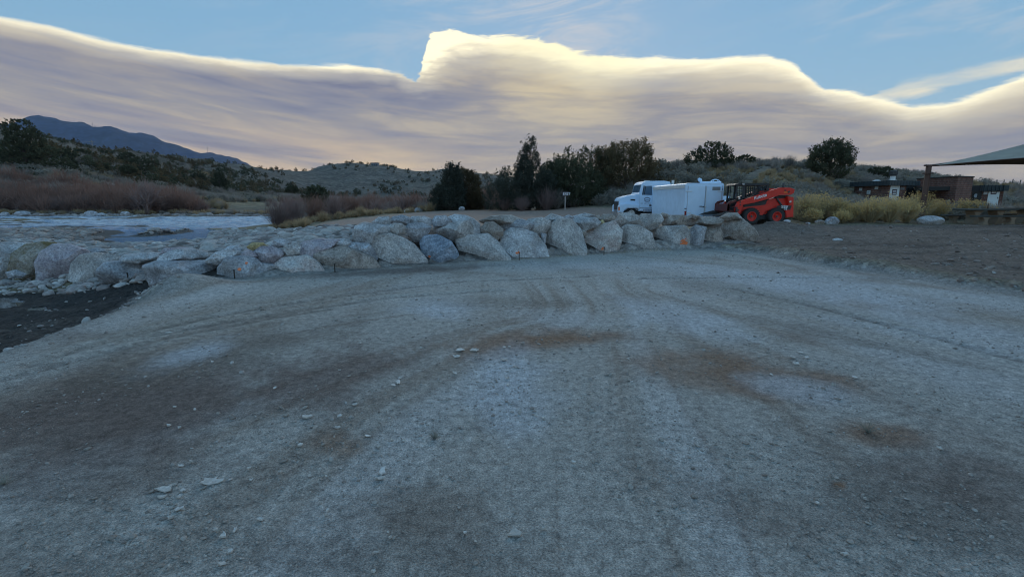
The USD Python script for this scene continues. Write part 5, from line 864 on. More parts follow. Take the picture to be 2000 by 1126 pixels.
# ------------------------------------------------------------------ exit sign
sp_ = Hp(1104, 41.0); zt_ = PY(1104, 375, 41)[2]
es = thing('exit_sign', 'small dark EXIT sign on a post before the junipers', 'sign')
obj('post', bbox(sp_ + [-.045, -.045, -.1], [sp_[0] + .045, sp_[1] + .045, zt_ - .02], .008), plain('sign_post_grey', (.35, .31, .28), .8), es)
zb_ = PY(1104, 382, 41)[2]
bd_ = obj('board', bbox([sp_[0] - .26, sp_[1] - .08, zb_ - .02], [sp_[0] + .26, sp_[1] - .05, zt_ + .02], .006), plain('sign_brown', (.075, .06, .075), .5), es)
text_on('EXIT', .19, np.array([sp_[0] - .215, sp_[1] - .081, zb_ + .05]), EX, EZ, decal, 'lettering', bd_)
# ------------------------------------------------------------------ brick restroom building
def brick_look(name):
    n = {"g": ("geometry", {}), "tn": ("separate_xyz", {}), "s": ("separate_xyz", {}), "ab": ("math", {"math_type": "add"}), "c": ("combine_xyz", {"z": 0.0}),
         "b": ("brick_texture", {"scale": 1.0, "brick_width": 0.42, "row_height": 0.16, "mortar_size": 0.012, "mortar_smooth": 0.2, "bias": -0.1, "color1": (.20, .092, .068), "color2": (.13, .068, .055), "mortar": (.22, .185, .165)}),
         "n": ("noise_texture", {"scale": 3.0, "detail": 5.0}), "m": ("map_range", {"from_min": .3, "from_max": .7, "to_min": .75, "to_max": 1.25}), "x": ("mix", {"mix_type": "multiply", "fac": 1.0}),
         "bp": ("bump", {"strength": 0.8, "distance": 0.02, "invert": True}), "p": ("principled_bsdf", {"roughness": .9, "specular_ior_level": .2})}
    return look(name, n, [("g.position", "s.vector"), ("s.x", "ab.value1"), ("s.y", "ab.value2"), ("ab.value", "c.x"), ("s.z", "c.y"), ("c.vector", "b.vector"), ("g.position", "n.vector"), ("n.fac", "m.value"), ("b.color", "x.color1"), ("m.result", "x.color2"), ("x.color", "p.base_color"), ("b.fac", "bp.height"), ("bp.normal", "p.normal")])
brick = brick_look('brown_brick'); fascia_m = plain('dark_green_metal', (.035, .045, .05), .5, .3, var=.2); door_m = plain('white_door', (.72, .75, .74), .5, var=.04); near_black = plain('dark_timber', (.035, .03, .027), .8)
rb = thing('restroom_building', 'low brown brick restroom building with dark metal eaves and white doors', 'building')
def wallbox(a, b, z0, z1, th, m, name, parent, bevel=0.0, out=0.0):
    """an upright slab from plan point a to b, th thick away from the eye, out: how far it stands proud"""
    a, b = np.array(a[:2], float), np.array(b[:2], float); t = (b - a) / np.linalg.norm(b - a); n = np.array([t[1], -t[0]])
    if n @ (-(a + b) / 2) < 0: n = -n
    q_ = [a + n * out, b + n * out, b + n * (out - th), a + n * (out - th)]
    pg = Polygon(q_); mm = trimesh.creation.extrude_polygon(pg, z1 - z0, engine="earcut"); mm.apply_translation([0, 0, z0]); return obj(name, mm, m, parent) if name else mm
def XYp(px, Y): return np.array([(px - 1000) / 966 * Y, Y])
bz = float(H(np.array([XYp(1735, 44)[0]]), np.array([44.0]))[0]); zroof = lambda py, Y: 1.6 + (HY - py) / 982 * Y
k0, kl, kr = XYp(1733, 44), XYp(1666, 49), XYp(1767, 45.2)
zw = zroof(362, 44)
pl = trimesh.creation.extrude_polygon(Polygon([k0, kr, kr + (kl - k0), kl]).buffer(0), zw - bz + .6, engine="earcut"); pl.apply_translation([0, 0, bz - .6]); obj('wall', pl, brick, rb)
def offpoly(P, d): return Polygon(P).buffer(0).buffer(d, join_style=2)
rf = trimesh.creation.extrude_polygon(offpoly([k0, XYp(1782, 45.6), XYp(1782, 45.6) + (kl - k0), kl], .35), .42, engine="earcut"); rf.apply_translation([0, 0, zw]); ro = obj('roof', rf, fascia_m, rb)
fa = offpoly([k0, XYp(1782, 45.6), XYp(1782, 45.6) + (kl - k0), kl], .35).exterior; seams = []
for s_ in np.arange(0, fa.length, .45):
    p_ = fa.interpolate(s_); seams.append(bbox([p_.x - .02, p_.y - .02, zw + .01], [p_.x + .02, p_.y + .02, zw + .43]))
[obj('roof_seam', q_, fascia_m, ro) for q_ in seams]
def on_wall(a, b, f0, f1): a, b = np.array(a), np.array(b); return a + (b - a) * f0, a + (b - a) * f1
d0 = obj and None
fd = lambda px: (px - 1733) / (1767 - 1733)
def door_on(a, b, f0, f1, z0, z1, sign_z):
    p, q2 = on_wall(a, b, f0, f1); d_ = wallbox(p, q2, z0, z1, .07, door_m, 'door', rb, out=.05)
    s0, s1 = on_wall(p, q2, .2, .72); wallbox(s0, s1, sign_z, sign_z + .5, .02, plain_brown, 'door_sign', d_, out=.06)
    l0, l1 = on_wall(p, q2, .28, .64)
    for k in range(3): wallbox(l0, l1, sign_z + .09 + k * .13, sign_z + .15 + k * .13, .008, decal, 'sign_line', d_, out=.066)
    h0, h1 = on_wall(p, q2, .86, .93); wallbox(h0, h1, z0 + .85, z0 + 1.0, .03, darkm, 'door_handle', d_, out=.085)
    return d_
plain_brown = plain('sign_dark', (.06, .035, .045), .5)
door_on(k0, kr, fd(1735.5), fd(1753), bz, bz + 2.12, bz + 1.12)
for px, py, w_, h_ in ((1683, 369, 6, 5), (1714, 367, 6, 6)):
    f_ = (1733 - px) / (1733 - 1666); f2 = f_ + .09; p, q2 = on_wall(k0, kl, f_, f2); z_ = zroof(py, 46.5); wallbox(p, q2, z_ - .13, z_ + .14, .05, offwhite, 'vent', rb, out=.03)
p, q2 = on_wall(k0, kl, .49, .59); z_ = zroof(375, 46.5); pnl = wallbox(p, q2, z_ - .18, z_ + .16, .03, offwhite, 'notice', rb, out=.025); s0, s1 = on_wall(p, q2, .2, .8); wallbox(s0, s1, z_ - .05, z_ + .03, .01, grime, 'notice_print', pnl, out=.03)
p, q2 = on_wall(k0, kr, fd(1755), fd(1763)); z_ = zroof(368.5, 45); wallbox(p, q2, z_ - .1, z_ + .14, .05, greym, 'vent', rb, out=.03)
# tall middle block and the recess beside it, its shade painted near black
m0, ml, mr_ = XYp(1865, 43.5), XYp(1786, 48.5), XYp(1895, 44.6)
zm = zroof(346, 43.5)
pm = trimesh.creation.extrude_polygon(Polygon([m0, mr_, mr_ + (ml - m0), ml]).buffer(0), zm - bz + .6, engine="earcut"); pm.apply_translation([0, 0, bz - .6]); obj('wall', pm, brick, rb)
cp_ = trimesh.creation.extrude_polygon(offpoly([m0, mr_, mr_ + (ml - m0), ml], .06), .10, engine="earcut"); cp_.apply_translation([0, 0, zm]); obj('coping', cp_, near_black, rb)
r0, r1 = XYp(1766, 46.3), XYp(1840, 46.0)
wallbox(XYp(1764, 48.6), XYp(1800, 48.6), bz - .5, zw + .3, .2, near_black, 'recess_wall', rb)
cn = trimesh.creation.extrude_polygon(Polygon([XYp(1783, 45.7), XYp(1852, 44.2), XYp(1800, 49), XYp(1780, 49)]).buffer(0), .34, engine="earcut"); cn.apply_translation([0, 0, zroof(372, 45)]); obj('recess_canopy', cn, near_black, rb)
wallbox(XYp(1772, 46.6), XYp(1786, 46.6), bz - .3, zw - .2, .12, near_black, 'screen_wall', rb)
# right wing
w0, w1 = XYp(1896, 46.0), XYp(1958, 45.2)
zr = zroof(373, 45.2)
pw = trimesh.creation.extrude_polygon(Polygon([w0, w1, w1 + [1.0, 4.5], w0 + [1.0, 4.5]]).buffer(0), zr - bz + .6, engine="earcut"); pw.apply_translation([0, 0, bz - .6]); obj('wall', pw, brick, rb)
rw = trimesh.creation.extrude_polygon(offpoly([XYp(1918, 45.7), XYp(1956, 45.2), w1 + [1.0, 4.5], w0 + [1.0, 4.5]], .25), .52, engine="earcut"); rw.apply_translation([0, 0, zr]); r2_ = obj('roof', rw, fascia_m, rb)
seams = [bbox([XYp(px, 44.9)[0] - .02, 44.9 + (1960 - px) * .004, zr + .01], [XYp(px, 44.9)[0] + .02, 45.0 + (1960 - px) * .004, zr + .53]) for px in np.arange(1916, 1962, 7)]
[obj('roof_seam', q_, fascia_m, r2_) for q_ in seams]
fw = lambda px: (px - 1896) / (1958 - 1896)
wallbox(*on_wall(w0, w1, fw(1897), fw(1916)), bz, zr - .02, .06, near_black, 'dark_panel', rb, out=.03)
e0, e1 = on_wall(w0, w1, fw(1899), fw(1908)); zc_ = zroof(382, 45.5); cc_ = (e0 + e1) / 2
obj('round_emblem', cat([tube([[cc_[0] - .0, cc_[1] - .06, zc_], [cc_[0], cc_[1] - .075, zc_]], .18, 16), ]), plain('emblem_grey', (.3, .33, .36), .6), rb)
door_on(w0, w1, fw(1928.5), fw(1950), bz - .05, zroof(374.5, 45.3), bz + 1.2)
p, q2 = on_wall(w0, w1, fw(1919), fw(1927)); z_ = zroof(377.5, 45.4); wallbox(p, q2, z_ - .1, z_ + .14, .05, greym, 'vent', rb, out=.03)
tp = XYp(1738, 46.5); ztp = zw + .42
obj('roof_turbine', cat([tube([[tp[0], tp[1], ztp], [tp[0], tp[1], ztp + .12]], [.42, .34], 16), tube([[tp[0], tp[1], ztp + .12], [tp[0], tp[1], ztp + .5]], .22, 16)]), offwhite, rb, smooth=40); obj('turbine_cap', cat([tube([[tp[0], tp[1], ztp + .5], [tp[0], tp[1], ztp + .62], [tp[0], tp[1], ztp + .95], [tp[0], tp[1], ztp + 1.0]], [.26, .31, .31, .2], 14)] + [bbox([tp[0] + .31 * math.cos(a) - .02, tp[1] + .31 * math.sin(a) - .02, ztp + .6], [tp[0] + .31 * math.cos(a) + .02, tp[1] + .31 * math.sin(a) + .02, ztp + .96]) for a in np.linspace(0, 6.28, 12)]), darkm, rb)
tp = XYp(1708, 48); dm = trimesh.creation.icosphere(2, .38); dm.apply_scale([1, 1, .5]); dm.apply_translation([tp[0], tp[1], ztp + .02]); obj('skylight', dm, offwhite, rb, smooth=True)
# ------------------------------------------------------------------ fabric shade canopy
canopy_m = look('shade_fabric', {"g": ("geometry", {}), "n": ("noise_texture", {"scale": 1.5, "detail": 5.0}), "r": ("rgb_ramp", {"ramp": [(.3, (.36, .34, .285)), (.7, (.43, .41, .345))]}), "d": ("principled_bsdf", {"roughness": .8, "specular_ior_level": .2}), "t": ("translucent_bsdf", {"color": (.20, .13, .07)}), "m": ("mix_closure", {"fac": .25})},
                [("g.position", "n.vector"), ("n.fac", "r.fac"), ("r.color", "d.base_color"), ("d.BSDF", "m.closure1"), ("t.BSDF", "m.closure2")], "m.closure")
under_m = plain('shade_fabric_underside', (.16, .105, .06), .85, var=.1)  # same fabric, painted darker and browner for its shaded underside
post_m = plain('brown_post_paint', (.10, .055, .042), .5, .2)
Apt = PY(1818, 324, 27.0); zc0 = Apt[2]
Bp, Cp = np.array([27.0, 18.0, zc0]), np.array([36.5, 31.0, zc0]); Dp = Bp + Cp - Apt; Dp[2] = zc0; Pk = np.array([(Bp[0] + Cp[0]) / 2, (Bp[1] + Cp[1]) / 2, zc0 + 3.0])
sc3 = thing('shade_canopy', 'large grey green fabric shade canopy on brown steel post at the right edge', 'canopy')
def panel(a, b, drop=0.0):
    n_ = 20; vs = []; fs = []
    for i in range(n_ + 1):
        for j in range(n_ + 1):
            u, t_ = i / n_, j / n_; e = a * (1 - u) + b * u; e = e + (Pk - e) * (.07 * 4 * u * (1 - u)) + [0, 0, -.0]
            p_ = e * (1 - t_) + Pk * t_; p_ = p_ - np.array([0, 0, 1.0]) * (.32 * 4 * t_ * (1 - t_) * .7); vs.append(p_ + [0, 0, drop])
    for i in range(n_):
        for j in range(n_):
            a_ = i * (n_ + 1) + j; fs += [[a_, a_ + n_ + 1, a_ + n_ + 2], [a_, a_ + n_ + 2, a_ + 1]]
    return np.array(vs), np.array(fs)
for a, b in ((Apt, Bp), (Bp, Dp), (Dp, Cp), (Cp, Apt)):
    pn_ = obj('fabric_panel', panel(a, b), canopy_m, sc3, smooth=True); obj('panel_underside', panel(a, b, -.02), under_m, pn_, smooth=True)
    obj('edge_cable', tube([a * (1 - u) + b * u + (Pk - (a * (1 - u) + b * u)) * (.07 * 4 * u * (1 - u)) - [0, 0, .01] for u in np.linspace(0, 1, 20)], .025, 6), post_m, sc3)
for c_ in (Apt, Bp, Cp, Dp):
    g_ = float(H(np.array([c_[0]]), np.array([c_[1]]))[0]); inner = (Pk - c_)[:2] / np.linalg.norm((Pk - c_)[:2])
    pst = obj('post', cat([tube([[c_[0] - inner[0] * .1, c_[1], g_ - .2], [c_[0] - inner[0] * .1, c_[1], c_[2] + .03]], .13, 14), tube([[c_[0] - inner[0] * .1, c_[1], c_[2] - .42], [c_[0] - inner[0] * .1, c_[1], c_[2] - .37]], .26, 14)]), post_m, sc3, smooth=30)
    obj('corner_bracket', cat([bbox([c_[0] - .32, c_[1] - .1, c_[2] - .02], [c_[0] + .18, c_[1] + .1, c_[2] + .07], .02), tube([[c_[0], c_[1], c_[2] + .02], [c_[0] + inner[0] * 1.1, c_[1] + inner[1] * 1.1, c_[2] + .17]], .05, 8)]), post_m, pst)
# ------------------------------------------------------------------ picnic tables
slab = plain('dark_table_slab', (.045, .05, .045), .6, var=.2); conc = plain('tan_concrete', (.24, .185, .13), .85, var=.2, bump=.01)
def leg_u(cx, z0, z1, w_, th_):
    """a pedestal splayed at foot and head, with a waist"""
    h = z1 - z0; return prism([(cx - w_ * .55, z0), (cx + w_ * .55, z0), (cx + w_ * .5, z0 + h * .12), (cx + w_ * .3, z0 + h * .4), (cx + w_ * .32, z0 + h * .7), (cx + w_ * .6, z1), (cx - w_ * .6, z1), (cx - w_ * .32, z0 + h * .7), (cx - w_ * .3, z0 + h * .4), (cx - w_ * .5, z0 + h * .12)], -th_ / 2, th_ / 2, .015)
def picnic(px0, px1, Y, ang, label):
    x0, x1 = XYp(px0, Y)[0], XYp(px1, Y)[0]; cx = (x0 + x1) / 2; hl = (x1 - x0) / 2; gz_ = float(H(np.array([cx]), np.array([Y]))[0]) - .02
    t = thing('picnic_table', label, 'picnic table', (cx, Y, gz_), ang, None)
    obj('tabletop', bbox([-hl, -.42, .70], [hl, .42, .79], .015), slab, t)
    for y in (-.78, .78):
        se = obj('bench', bbox([-hl - .08, y - .17, .40], [hl - .1, y + .17, .47], .012), slab, t)
        for x in (-hl * .62, hl * .42):
            m = leg_u(x, 0, .40, .34, .26); m.apply_translation([0, y, 0]); obj('bench_leg', m, conc, se)
    for x in (-hl * .45, hl * .45): obj('table_leg', cat([leg_u(x, 0, .70, .42, .5)]), conc, t)
    return t
picnic(1876, 1980, 24.6, .05, 'dark topped picnic table with tan concrete legs under the canopy, left one')
picnic(1982, 2080, 25.2, -.12, 'dark topped picnic table cut by the right edge of the photo')
obj_bottle = thing('bottle', 'small bottle standing on the left picnic table', 'bottle', (XYp(1929, 24.6)[0], 24.5, float(H(np.array([23.6]), np.array([24.6]))[0]) + .772))
obj('glass_body', tube([[0, 0, 0], [0, 0, .15], [0, 0, .2], [0, 0, .26]], [.035, .035, .016, .014], 10), plain('brown_bottle', (.06, .04, .03), .2), obj_bottle, smooth=40)
obj('cap', tube([[0, 0, .26], [0, 0, .28]], .017, 8), offwhite, obj_bottle)
# ------------------------------------------------------------------ timber steps up the hill
log_m = plain('weathered_timber', (.24, .21, .175), .9, var=.3, scale=12, bump=.01); tread_m = plain('gravel_tread', (.07, .06, .052), .95, var=.2, scale=20)
st_ = thing('timber_steps', 'timber edged steps climbing the hillside behind the red loader', 'steps')
for i in range(11):
    f_ = i / 10; px = 1432 + 62 * f_ ** .9; Y = 41 + 14.5 * f_; p = Hp(px, Y); wd = .62
    lg = obj('step', cat([bbox(p + [-wd, -.14, -.1], p + [wd, .14, .20], .03)]), log_m, st_)
    obj('tread', bbox(p + [-wd, .14, -.3], p + [wd, 1.3, .12]), tread_m, lg)
# ------------------------------------------------------------------ fence posts, poles, masts, hilltop house
fp = plain('fence_post', (.10, .09, .08), .8)
for i, (px, py, hp_) in enumerate([(1941, 360, 7), (1955, 359, 8), (1972, 361, 10), (1987, 358, 9), (1999, 358, 7), (1926, 360, 5)]):
    p = Hp(px, 76); fpst = obj('fence_post', cat([bbox(p + [-.05, -.05, -.2], p + [.05, .05, hp_ * .076 + .25], .01)] + ([bbox(p + [.05, -.03, hp_ * .06 + .1], p + [.9, .03, hp_ * .06 + .16], .01)] if i == 0 else [])), fp); tag(fpst, ['leftmost tall skyline fence post, with a short rail beside it, above the right wing', 'second tall fence post on the right skyline', 'tallest fence post on the right skyline, third from the right edge', 'fence post second from the right edge on the skyline', 'fence post at the very right edge on the skyline', 'shortest fence post, leftmost, over the roof of the right wing'][i], 'fence post', 'fence posts on the right skyline')
pole_m = plain('pole_timber', (.30, .26, .23), .85)
PT = []
for px, py0, py1, Y, lab in ((21, 249, 272, 240, 'utility pole left of the big juniper on the left hill'), (121.5, 267, 292, 240, 'utility pole right of the big juniper on the left hill'), (196, 274, 299, 255, 'utility pole rightmost on the left hill')):
    b = Hp(px, Y); zt2 = PY(px, py0, Y)[2]; pl_ = thing('utility_pole', lab, 'utility pole', b)
    obj('pole', tube([[0, 0, -1], [0, 0, zt2 - b[2]]], [.18, .13], 8), pole_m, pl_, smooth=30); obj('crossarm', bbox([-1.2, -.08, zt2 - b[2] - .9], [1.2, .08, zt2 - b[2] - .7], .01), pole_m, pl_)
    [obj('insulator', bbox([x - .05, -.05, zt2 - b[2] - .7], [x + .05, .05, zt2 - b[2] - .45]), greym, pl_) for x in (-1.1, 0.35, 1.1)]; PT.append(np.array([b[0], Y, zt2 - .5]))
wire_m = plain('wire', (.28, .27, .27), .5)
for a, b, lab in ((PT[0], PT[1], 'overhead wire between the left and middle utility poles'), (PT[1], PT[2], 'overhead wire between the middle and right utility poles')):
    u = np.linspace(0, 1, 24)[:, None]; w_ = a * (1 - u) + b * u - np.array([0, 0, 1.0]) * 1.1 * 4 * u * (1 - u); tag(obj('overhead_wire', tube(w_, .06, 5), wire_m), lab, 'wire')
mast_m = plain('mast_steel', (.12, .12, .13), .6)
for px, py0, lab in ((202, 239, 'tall thin radio mast on the blue ridge, left of a pair'), (206.5, 244, 'short thin radio mast on the blue ridge, right of a pair'), (415.5, 285, 'lone radio mast on the right slope of the blue ridge')):
    Ym = 4050; X_ = (px - 1000) / 966 * Ym; g_ = float(H(np.array([X_]), np.array([float(Ym)]))[0]); z1 = PY(px, py0, Ym)[2]
    g_ = min(g_, z1 - 30); tag(obj('radio_mast', cat([tube([[X_, Ym, g_ - 20], [X_, Ym, z1]], [1.6, .8], 4), bbox([X_ - 2.5, Ym - 1, z1 - 14], [X_ + 2.5, Ym + 1, z1 - 11])]), mast_m), lab, 'mast')
hb = Hp(736, 612); hz = PY(736, 327, 612)[2]; hz = max(hz, hb[2] - 1); ho = thing('hilltop_house', 'tiny pale house alone on a distant hilltop', 'house', (hb[0], 612, hz))
obj('wall', bbox([-4.2, -3, -2], [4.2, 3, 3.6], .05), plain('house_wall', (.22, .24, .28), .8), ho); obj('roof', cat([bbox([-4.8, -3.6, 3.6], [4.8, 3.6, 4.3], .1)]), plain('house_roof', (.06, .065, .08), .8), ho)
for x in (-2.6, 0, 2.6): obj('window', bbox([x - .8, -3.06, .6], [x + .8, -2.98, 2.6]), darkm, ho)
# ------------------------------------------------------------------ plants
def leaf_look(name, stops, trans=.3, nscale=1.2, rough=.75):
    n = {"g": ("geometry", {}), "o": ("object_info", {}), "n": ("noise_texture", {"scale": nscale, "detail": 3.0}), "a": ("math", {"math_type": "multiply_add", "value2": .36}), "a2": ("math", {"math_type": "multiply_add", "value2": .5}), "a3": ("math", {"math_type": "multiply_add", "value2": .42, "value3": -.12}),
         "r": ("rgb_ramp", {"ramp": stops}), "p": ("principled_bsdf", {"roughness": rough, "specular_ior_level": .15}), "t": ("translucent_bsdf", {}), "m": ("mix_closure", {"fac": trans})}
    return look(name, n, [("o.random", "a3.value1"), ("g.position", "n.vector"), ("g.random_per_island", "a.value1"), ("a3.value", "a.value3"), ("n.fac", "a2.value1"), ("a.value", "a2.value3"), ("a2.value", "r.fac"), ("r.color", "p.base_color"), ("r.color", "t.color"), ("p.BSDF", "m.closure1"), ("t.BSDF", "m.closure2")], "m.closure")
jun = leaf_look('juniper_needles', [(0, (0.050, 0.058, 0.034)), (.5, (0.099, 0.104, 0.061)), (1, (0.169, 0.177, 0.101))])
jun2 = leaf_look('brownish_juniper', [(0, (0.076, 0.059, 0.034)), (.5, (0.151, 0.115, 0.061)), (1, (0.236, 0.177, 0.099))])
junb = leaf_look('blue_green_juniper', [(0, (0.050, 0.058, 0.046)), (.5, (0.095, 0.104, 0.081)), (1, (0.165, 0.177, 0.139))])
sage_m = leaf_look('sage_leaves', [(0, (.18, .165, .14)), (.5, (.34, .315, .265)), (1, (.50, .465, .395))]); rabbit_m = leaf_look('rabbitbrush_tips', [(0, (.46, .33, .14)), (.5, (.68, .50, .23)), (1, (.80, .64, .36))], .4)
stem_m = leaf_look('rabbitbrush_stems', [(0, (.32, .26, .16)), (.5, (.52, .43, .27)), (1, (.66, .55, .36))], .4); willow_m = leaf_look('bare_purple_twigs', [(0, (.16, .112, .10)), (.5, (.30, .215, .195)), (1, (.44, .335, .30))], .3); redw_m = leaf_look('bare_red_twigs', [(0, (.17, .10, .078)), (.5, (.31, .19, .15)), (1, (.45, .31, .245))], .3)
greyw_m = leaf_look('bare_grey_twigs', [(0, (.20, .175, .155)), (.5, (.36, .32, .285)), (1, (.52, .47, .42))], .3); straw_m = leaf_look('dry_straw', [(0, (.28, .20, .12)), (.5, (.46, .345, .21)), (1, (.62, .48, .32))], .3)
bark = plain('juniper_bark', (.10, .075, .06), .9, var=.3, scale=9, bump=.02)
def tris(c, size, g, up=0.0):
    """loose leaf faces, one at each point"""
    n = len(c); a = g.normal(size=(n, 3)); a[:, 2] += up; a /= np.linalg.norm(a, axis=1, keepdims=True); b = np.cross(a, g.normal(size=(n, 3))); b /= np.linalg.norm(b, axis=1, keepdims=True)
    s = (size * g.uniform(.6, 1.4, n))[:, None]
    v = np.stack([c - a * s * .5 - b * s * .32, c - a * s * .5 + b * s * .32, c + a * s * .75], 1).reshape(-1, 3); return v, np.arange(3 * n).reshape(-1, 3)
def crown_points(shape, w, h, n_cl, per, g, z0=0.0, tuft=.3):
    """tufts through a crown's volume, denser at its outside; shape: cone, round or flame"""
    t = g.uniform(0, 1, n_cl * 3); env = {'cone': lambda t: (1 - t) ** .85 * np.minimum(1, .55 + t * 4), 'round': lambda t: np.sqrt(np.clip(1 - (2 * t - .85) ** 2 / 1.34, 0.02, 1)), 'flame': lambda t: np.sin(np.pi * np.clip(t * .82 + .18, 0, 1)) ** .75}[shape](t)
    keep = g.uniform(0, 1, len(t)) < env / env.max() * .9 + .1; t, env = t[keep][:n_cl], env[keep][:n_cl]
    az = g.uniform(0, 2 * np.pi, len(t)); lob = .72 + .56 * meshkit.noise(np.stack([np.cos(az) * 1.7 + 5, np.sin(az) * 1.7 + w, t * 3.6 * max(1, h / 5)], 1), int(g.integers(99)))
    r = env * lob * w / 2 * np.sqrt(g.uniform(.18, 1.05, len(t))); c = np.stack([np.cos(az) * r, np.sin(az) * r, z0 + t * h], 1)
    out = np.stack([np.cos(az) * .6, np.sin(az) * .6, np.full(len(t), .85)], 1)
    rep = np.repeat(np.arange(len(c)), per); u = g.uniform(-.4, 1, len(rep))[:, None]; tf = tuft * (.7 + .6 * g.uniform(size=len(c)))
    return c, c[rep] + out[rep] * u * tf[rep, None] + g.normal(size=(len(rep), 3)) * (tf[rep, None] * .26 * (1.15 - .6 * np.abs(u)))
def tree(name, label, px, py_base, Y, w_px, h_px, shape, m, seed, cl=330, per=26, group=None, catg='tree', lean=0.0, extra=(), leaf=.11, base_z=None):
    """a trunk with limbs and a crown of leaf faces; extra: further lobes (dx, z0, w, h, shape) in parts of the width and height"""
    g = np.random.default_rng(seed); p = Hp(px, Y)
    if py_base is not None:
        zb_ = PY(px, py_base, Y)[2]; p[2] = min(max(p[2], zb_ - .6), zb_ + .2)
    k = Y / 966; w, h = w_px * k, h_px * k
    t = thing(name, label, catg, p, 0, group); cs, vs, n0 = [], [], 0
    lobes = [(0, .03, 1, .97, shape)] + list(extra); A = sum(l[2] * l[3] for l in lobes)
    for (dx, z0, lw, lh, sh) in lobes:
        c, q = crown_points(sh, lw * w, lh * h, max(20, int(cl * lw * lh / A)), per, g, z0 * h, tuft=min(.42, .075 * h + .06)); off = np.array([dx * w, 0, 0]); q = q + off; q[:, 0] += lean * q[:, 2]; cs.append(c + off); vs.append(q)
    c = np.vstack(cs); v, f = tris(np.vstack(vs), leaf, g, .35); v[:, 2] = np.maximum(v[:, 2], -.1)
    obj('crown', (v, f), m, t)
    tr_ = [tube([[0, 0, -.4], [lean * h * .3, 0, h * .3], [lean * h * .8, 0, h * .8]], [max(.05, h * .03), h * .022 + .02, .015], 8)]
    for i in g.choice(len(c), min(14, len(c)), replace=False):
        e = c[i]; s_ = np.array([0, 0, max(.05, e[2] * .35)]); mid_ = (s_ + e) / 2 + g.normal(size=3) * .1; tr_.append(tube([s_, mid_, e], [h * .011 + .01, h * .007 + .008, .006], 5))
    obj('trunk', cat(tr_), bark, t, smooth=True); return t
def twigs(n, h, spread, g, width=.02, fork=2, curve=.3):
    """a fan of bare stems from one root, each forking; returns a mesh"""
    vs, fs, k = [], [], 0
    def strip(a, d, L, w):
        nonlocal k
        side = np.cross(d, g.normal(size=3)); side /= np.linalg.norm(side) + 1e-9; p = a; pts = [a]
        for s in range(3):
            d = d + g.normal(size=3) * curve * .35 + np.array([0, 0, .06]); d = d / np.linalg.norm(d); p = p + d * L / 3; pts.append(p)
        ws = [w, w * .8, w * .55, w * .15]; v = []
        for q_, w_ in zip(pts, ws): v += [q_ - side * w_ / 2, q_ + side * w_ / 2]
        vs.append(np.array(v)); fs.append(np.array([[0, 1, 3], [0, 3, 2], [2, 3, 5], [2, 5, 4], [4, 5, 7], [4, 7, 6]]) + k); k += 8
        return pts, d
    for _ in range(n):
        a = g.uniform(0, 2 * np.pi); tl = abs(g.normal()) * spread; d = np.array([math.cos(a) * tl, math.sin(a) * tl, 1.0]); d /= np.linalg.norm(d)
        pts, d2 = strip(np.array([math.cos(a), math.sin(a), 0]) * g.uniform(0, .12) * h, d, h * g.uniform(.6, 1.05), width)
        for _ in range(fork): b = pts[int(g.integers(1, 3))]; strip(b, d + g.normal(size=3) * .4, h * g.uniform(.25, .5), width * .7)
    return np.vstack(vs), np.vstack(fs)
def low_bush(w, h, g, n=420, leaf=.07):
    c, q = crown_points('round', w, h, max(10, n // 8), 8, g, .0, tuft=.16 * h + .04); q[:, 2] = np.maximum(q[:, 2], 0); return tris(q, leaf, g, .5)
def merge(*ms):
    vs, fs, k = [], [], 0
    for v, f in ms: vs.append(np.asarray(v)); fs.append(np.asarray(f) + k); k += len(v)
    return np.vstack(vs), np.vstack(fs)
G_ = np.random.default_rng(55)
# junipers one can tell apart
tree('juniper_tree', 'tall ragged juniper leaning right on the left hillside, standing above the blue ridge', 62, 325, 112, 62, 92, 'round', jun, 1, 900, 30, None, 'tree', .04, [(-.3, .5, .45, .52, 'flame'), (.3, .38, .8, .4, 'round'), (.85, .0, .9, .42, 'round'), (-.4, .0, .9, .36, 'round'), (.1, 0, .9, .5, 'round')], .26)
tree('juniper_tree', 'wide dark juniper at the left edge beside the tall ragged one', 0, 318, 118, 90, 27, 'round', jun, 2, 300, 24, leaf=.3)
tree('juniper_tree', 'low dark juniper right of the tall ragged one on the left hillside', 135, 322, 122, 56, 30, 'round', jun, 3, 200, 24, leaf=.28)
for i, (x, y, Y, w, h, lab) in enumerate([(172, 312, 140, 34, 24, 'rounded dark juniper below the rightmost utility pole'), (146, 295, 185, 30, 18, 'dark juniper on the skyline between two utility poles'), (215, 312, 190, 30, 16, 'spreading dark juniper right of the rightmost utility pole'), (262, 318, 170, 36, 22, 'wide dark juniper midway along the left hillside'), (283, 330, 150, 40, 24, 'dark juniper above the bare riverside tree'),
      (258, 334, 120, 26, 16, 'small dark juniper left of the bare riverside tree'), (432, 361, 160, 36, 34, 'pointed dark juniper on the pale slope across the river'), (392, 356, 190, 26, 20, 'round dark juniper left of the pointed one on the pale slope'), (571, 372, 130, 24, 14, 'low dark juniper on the tan slope above the purple willows'), (60, 345, 104, 40, 18, 'dark low juniper in the tan brush at the left'), (128, 345, 108, 22, 14, 'small dark juniper in the tan brush under the tall ragged one'), (147, 332, 112, 26, 18, 'dark juniper beside the slanting pale boulder')]):
    tree('juniper_tree', lab, x, y, Y, w, h, 'round' if i != 6 else 'cone', jun, 10 + i, 150, 22, leaf=.30 * Y / 150)
tree('juniper_tree', 'dark rounded juniper behind the purple willows', 618, 396, 52, 46, 42, 'round', jun, 31, 220, 26, leaf=.15)
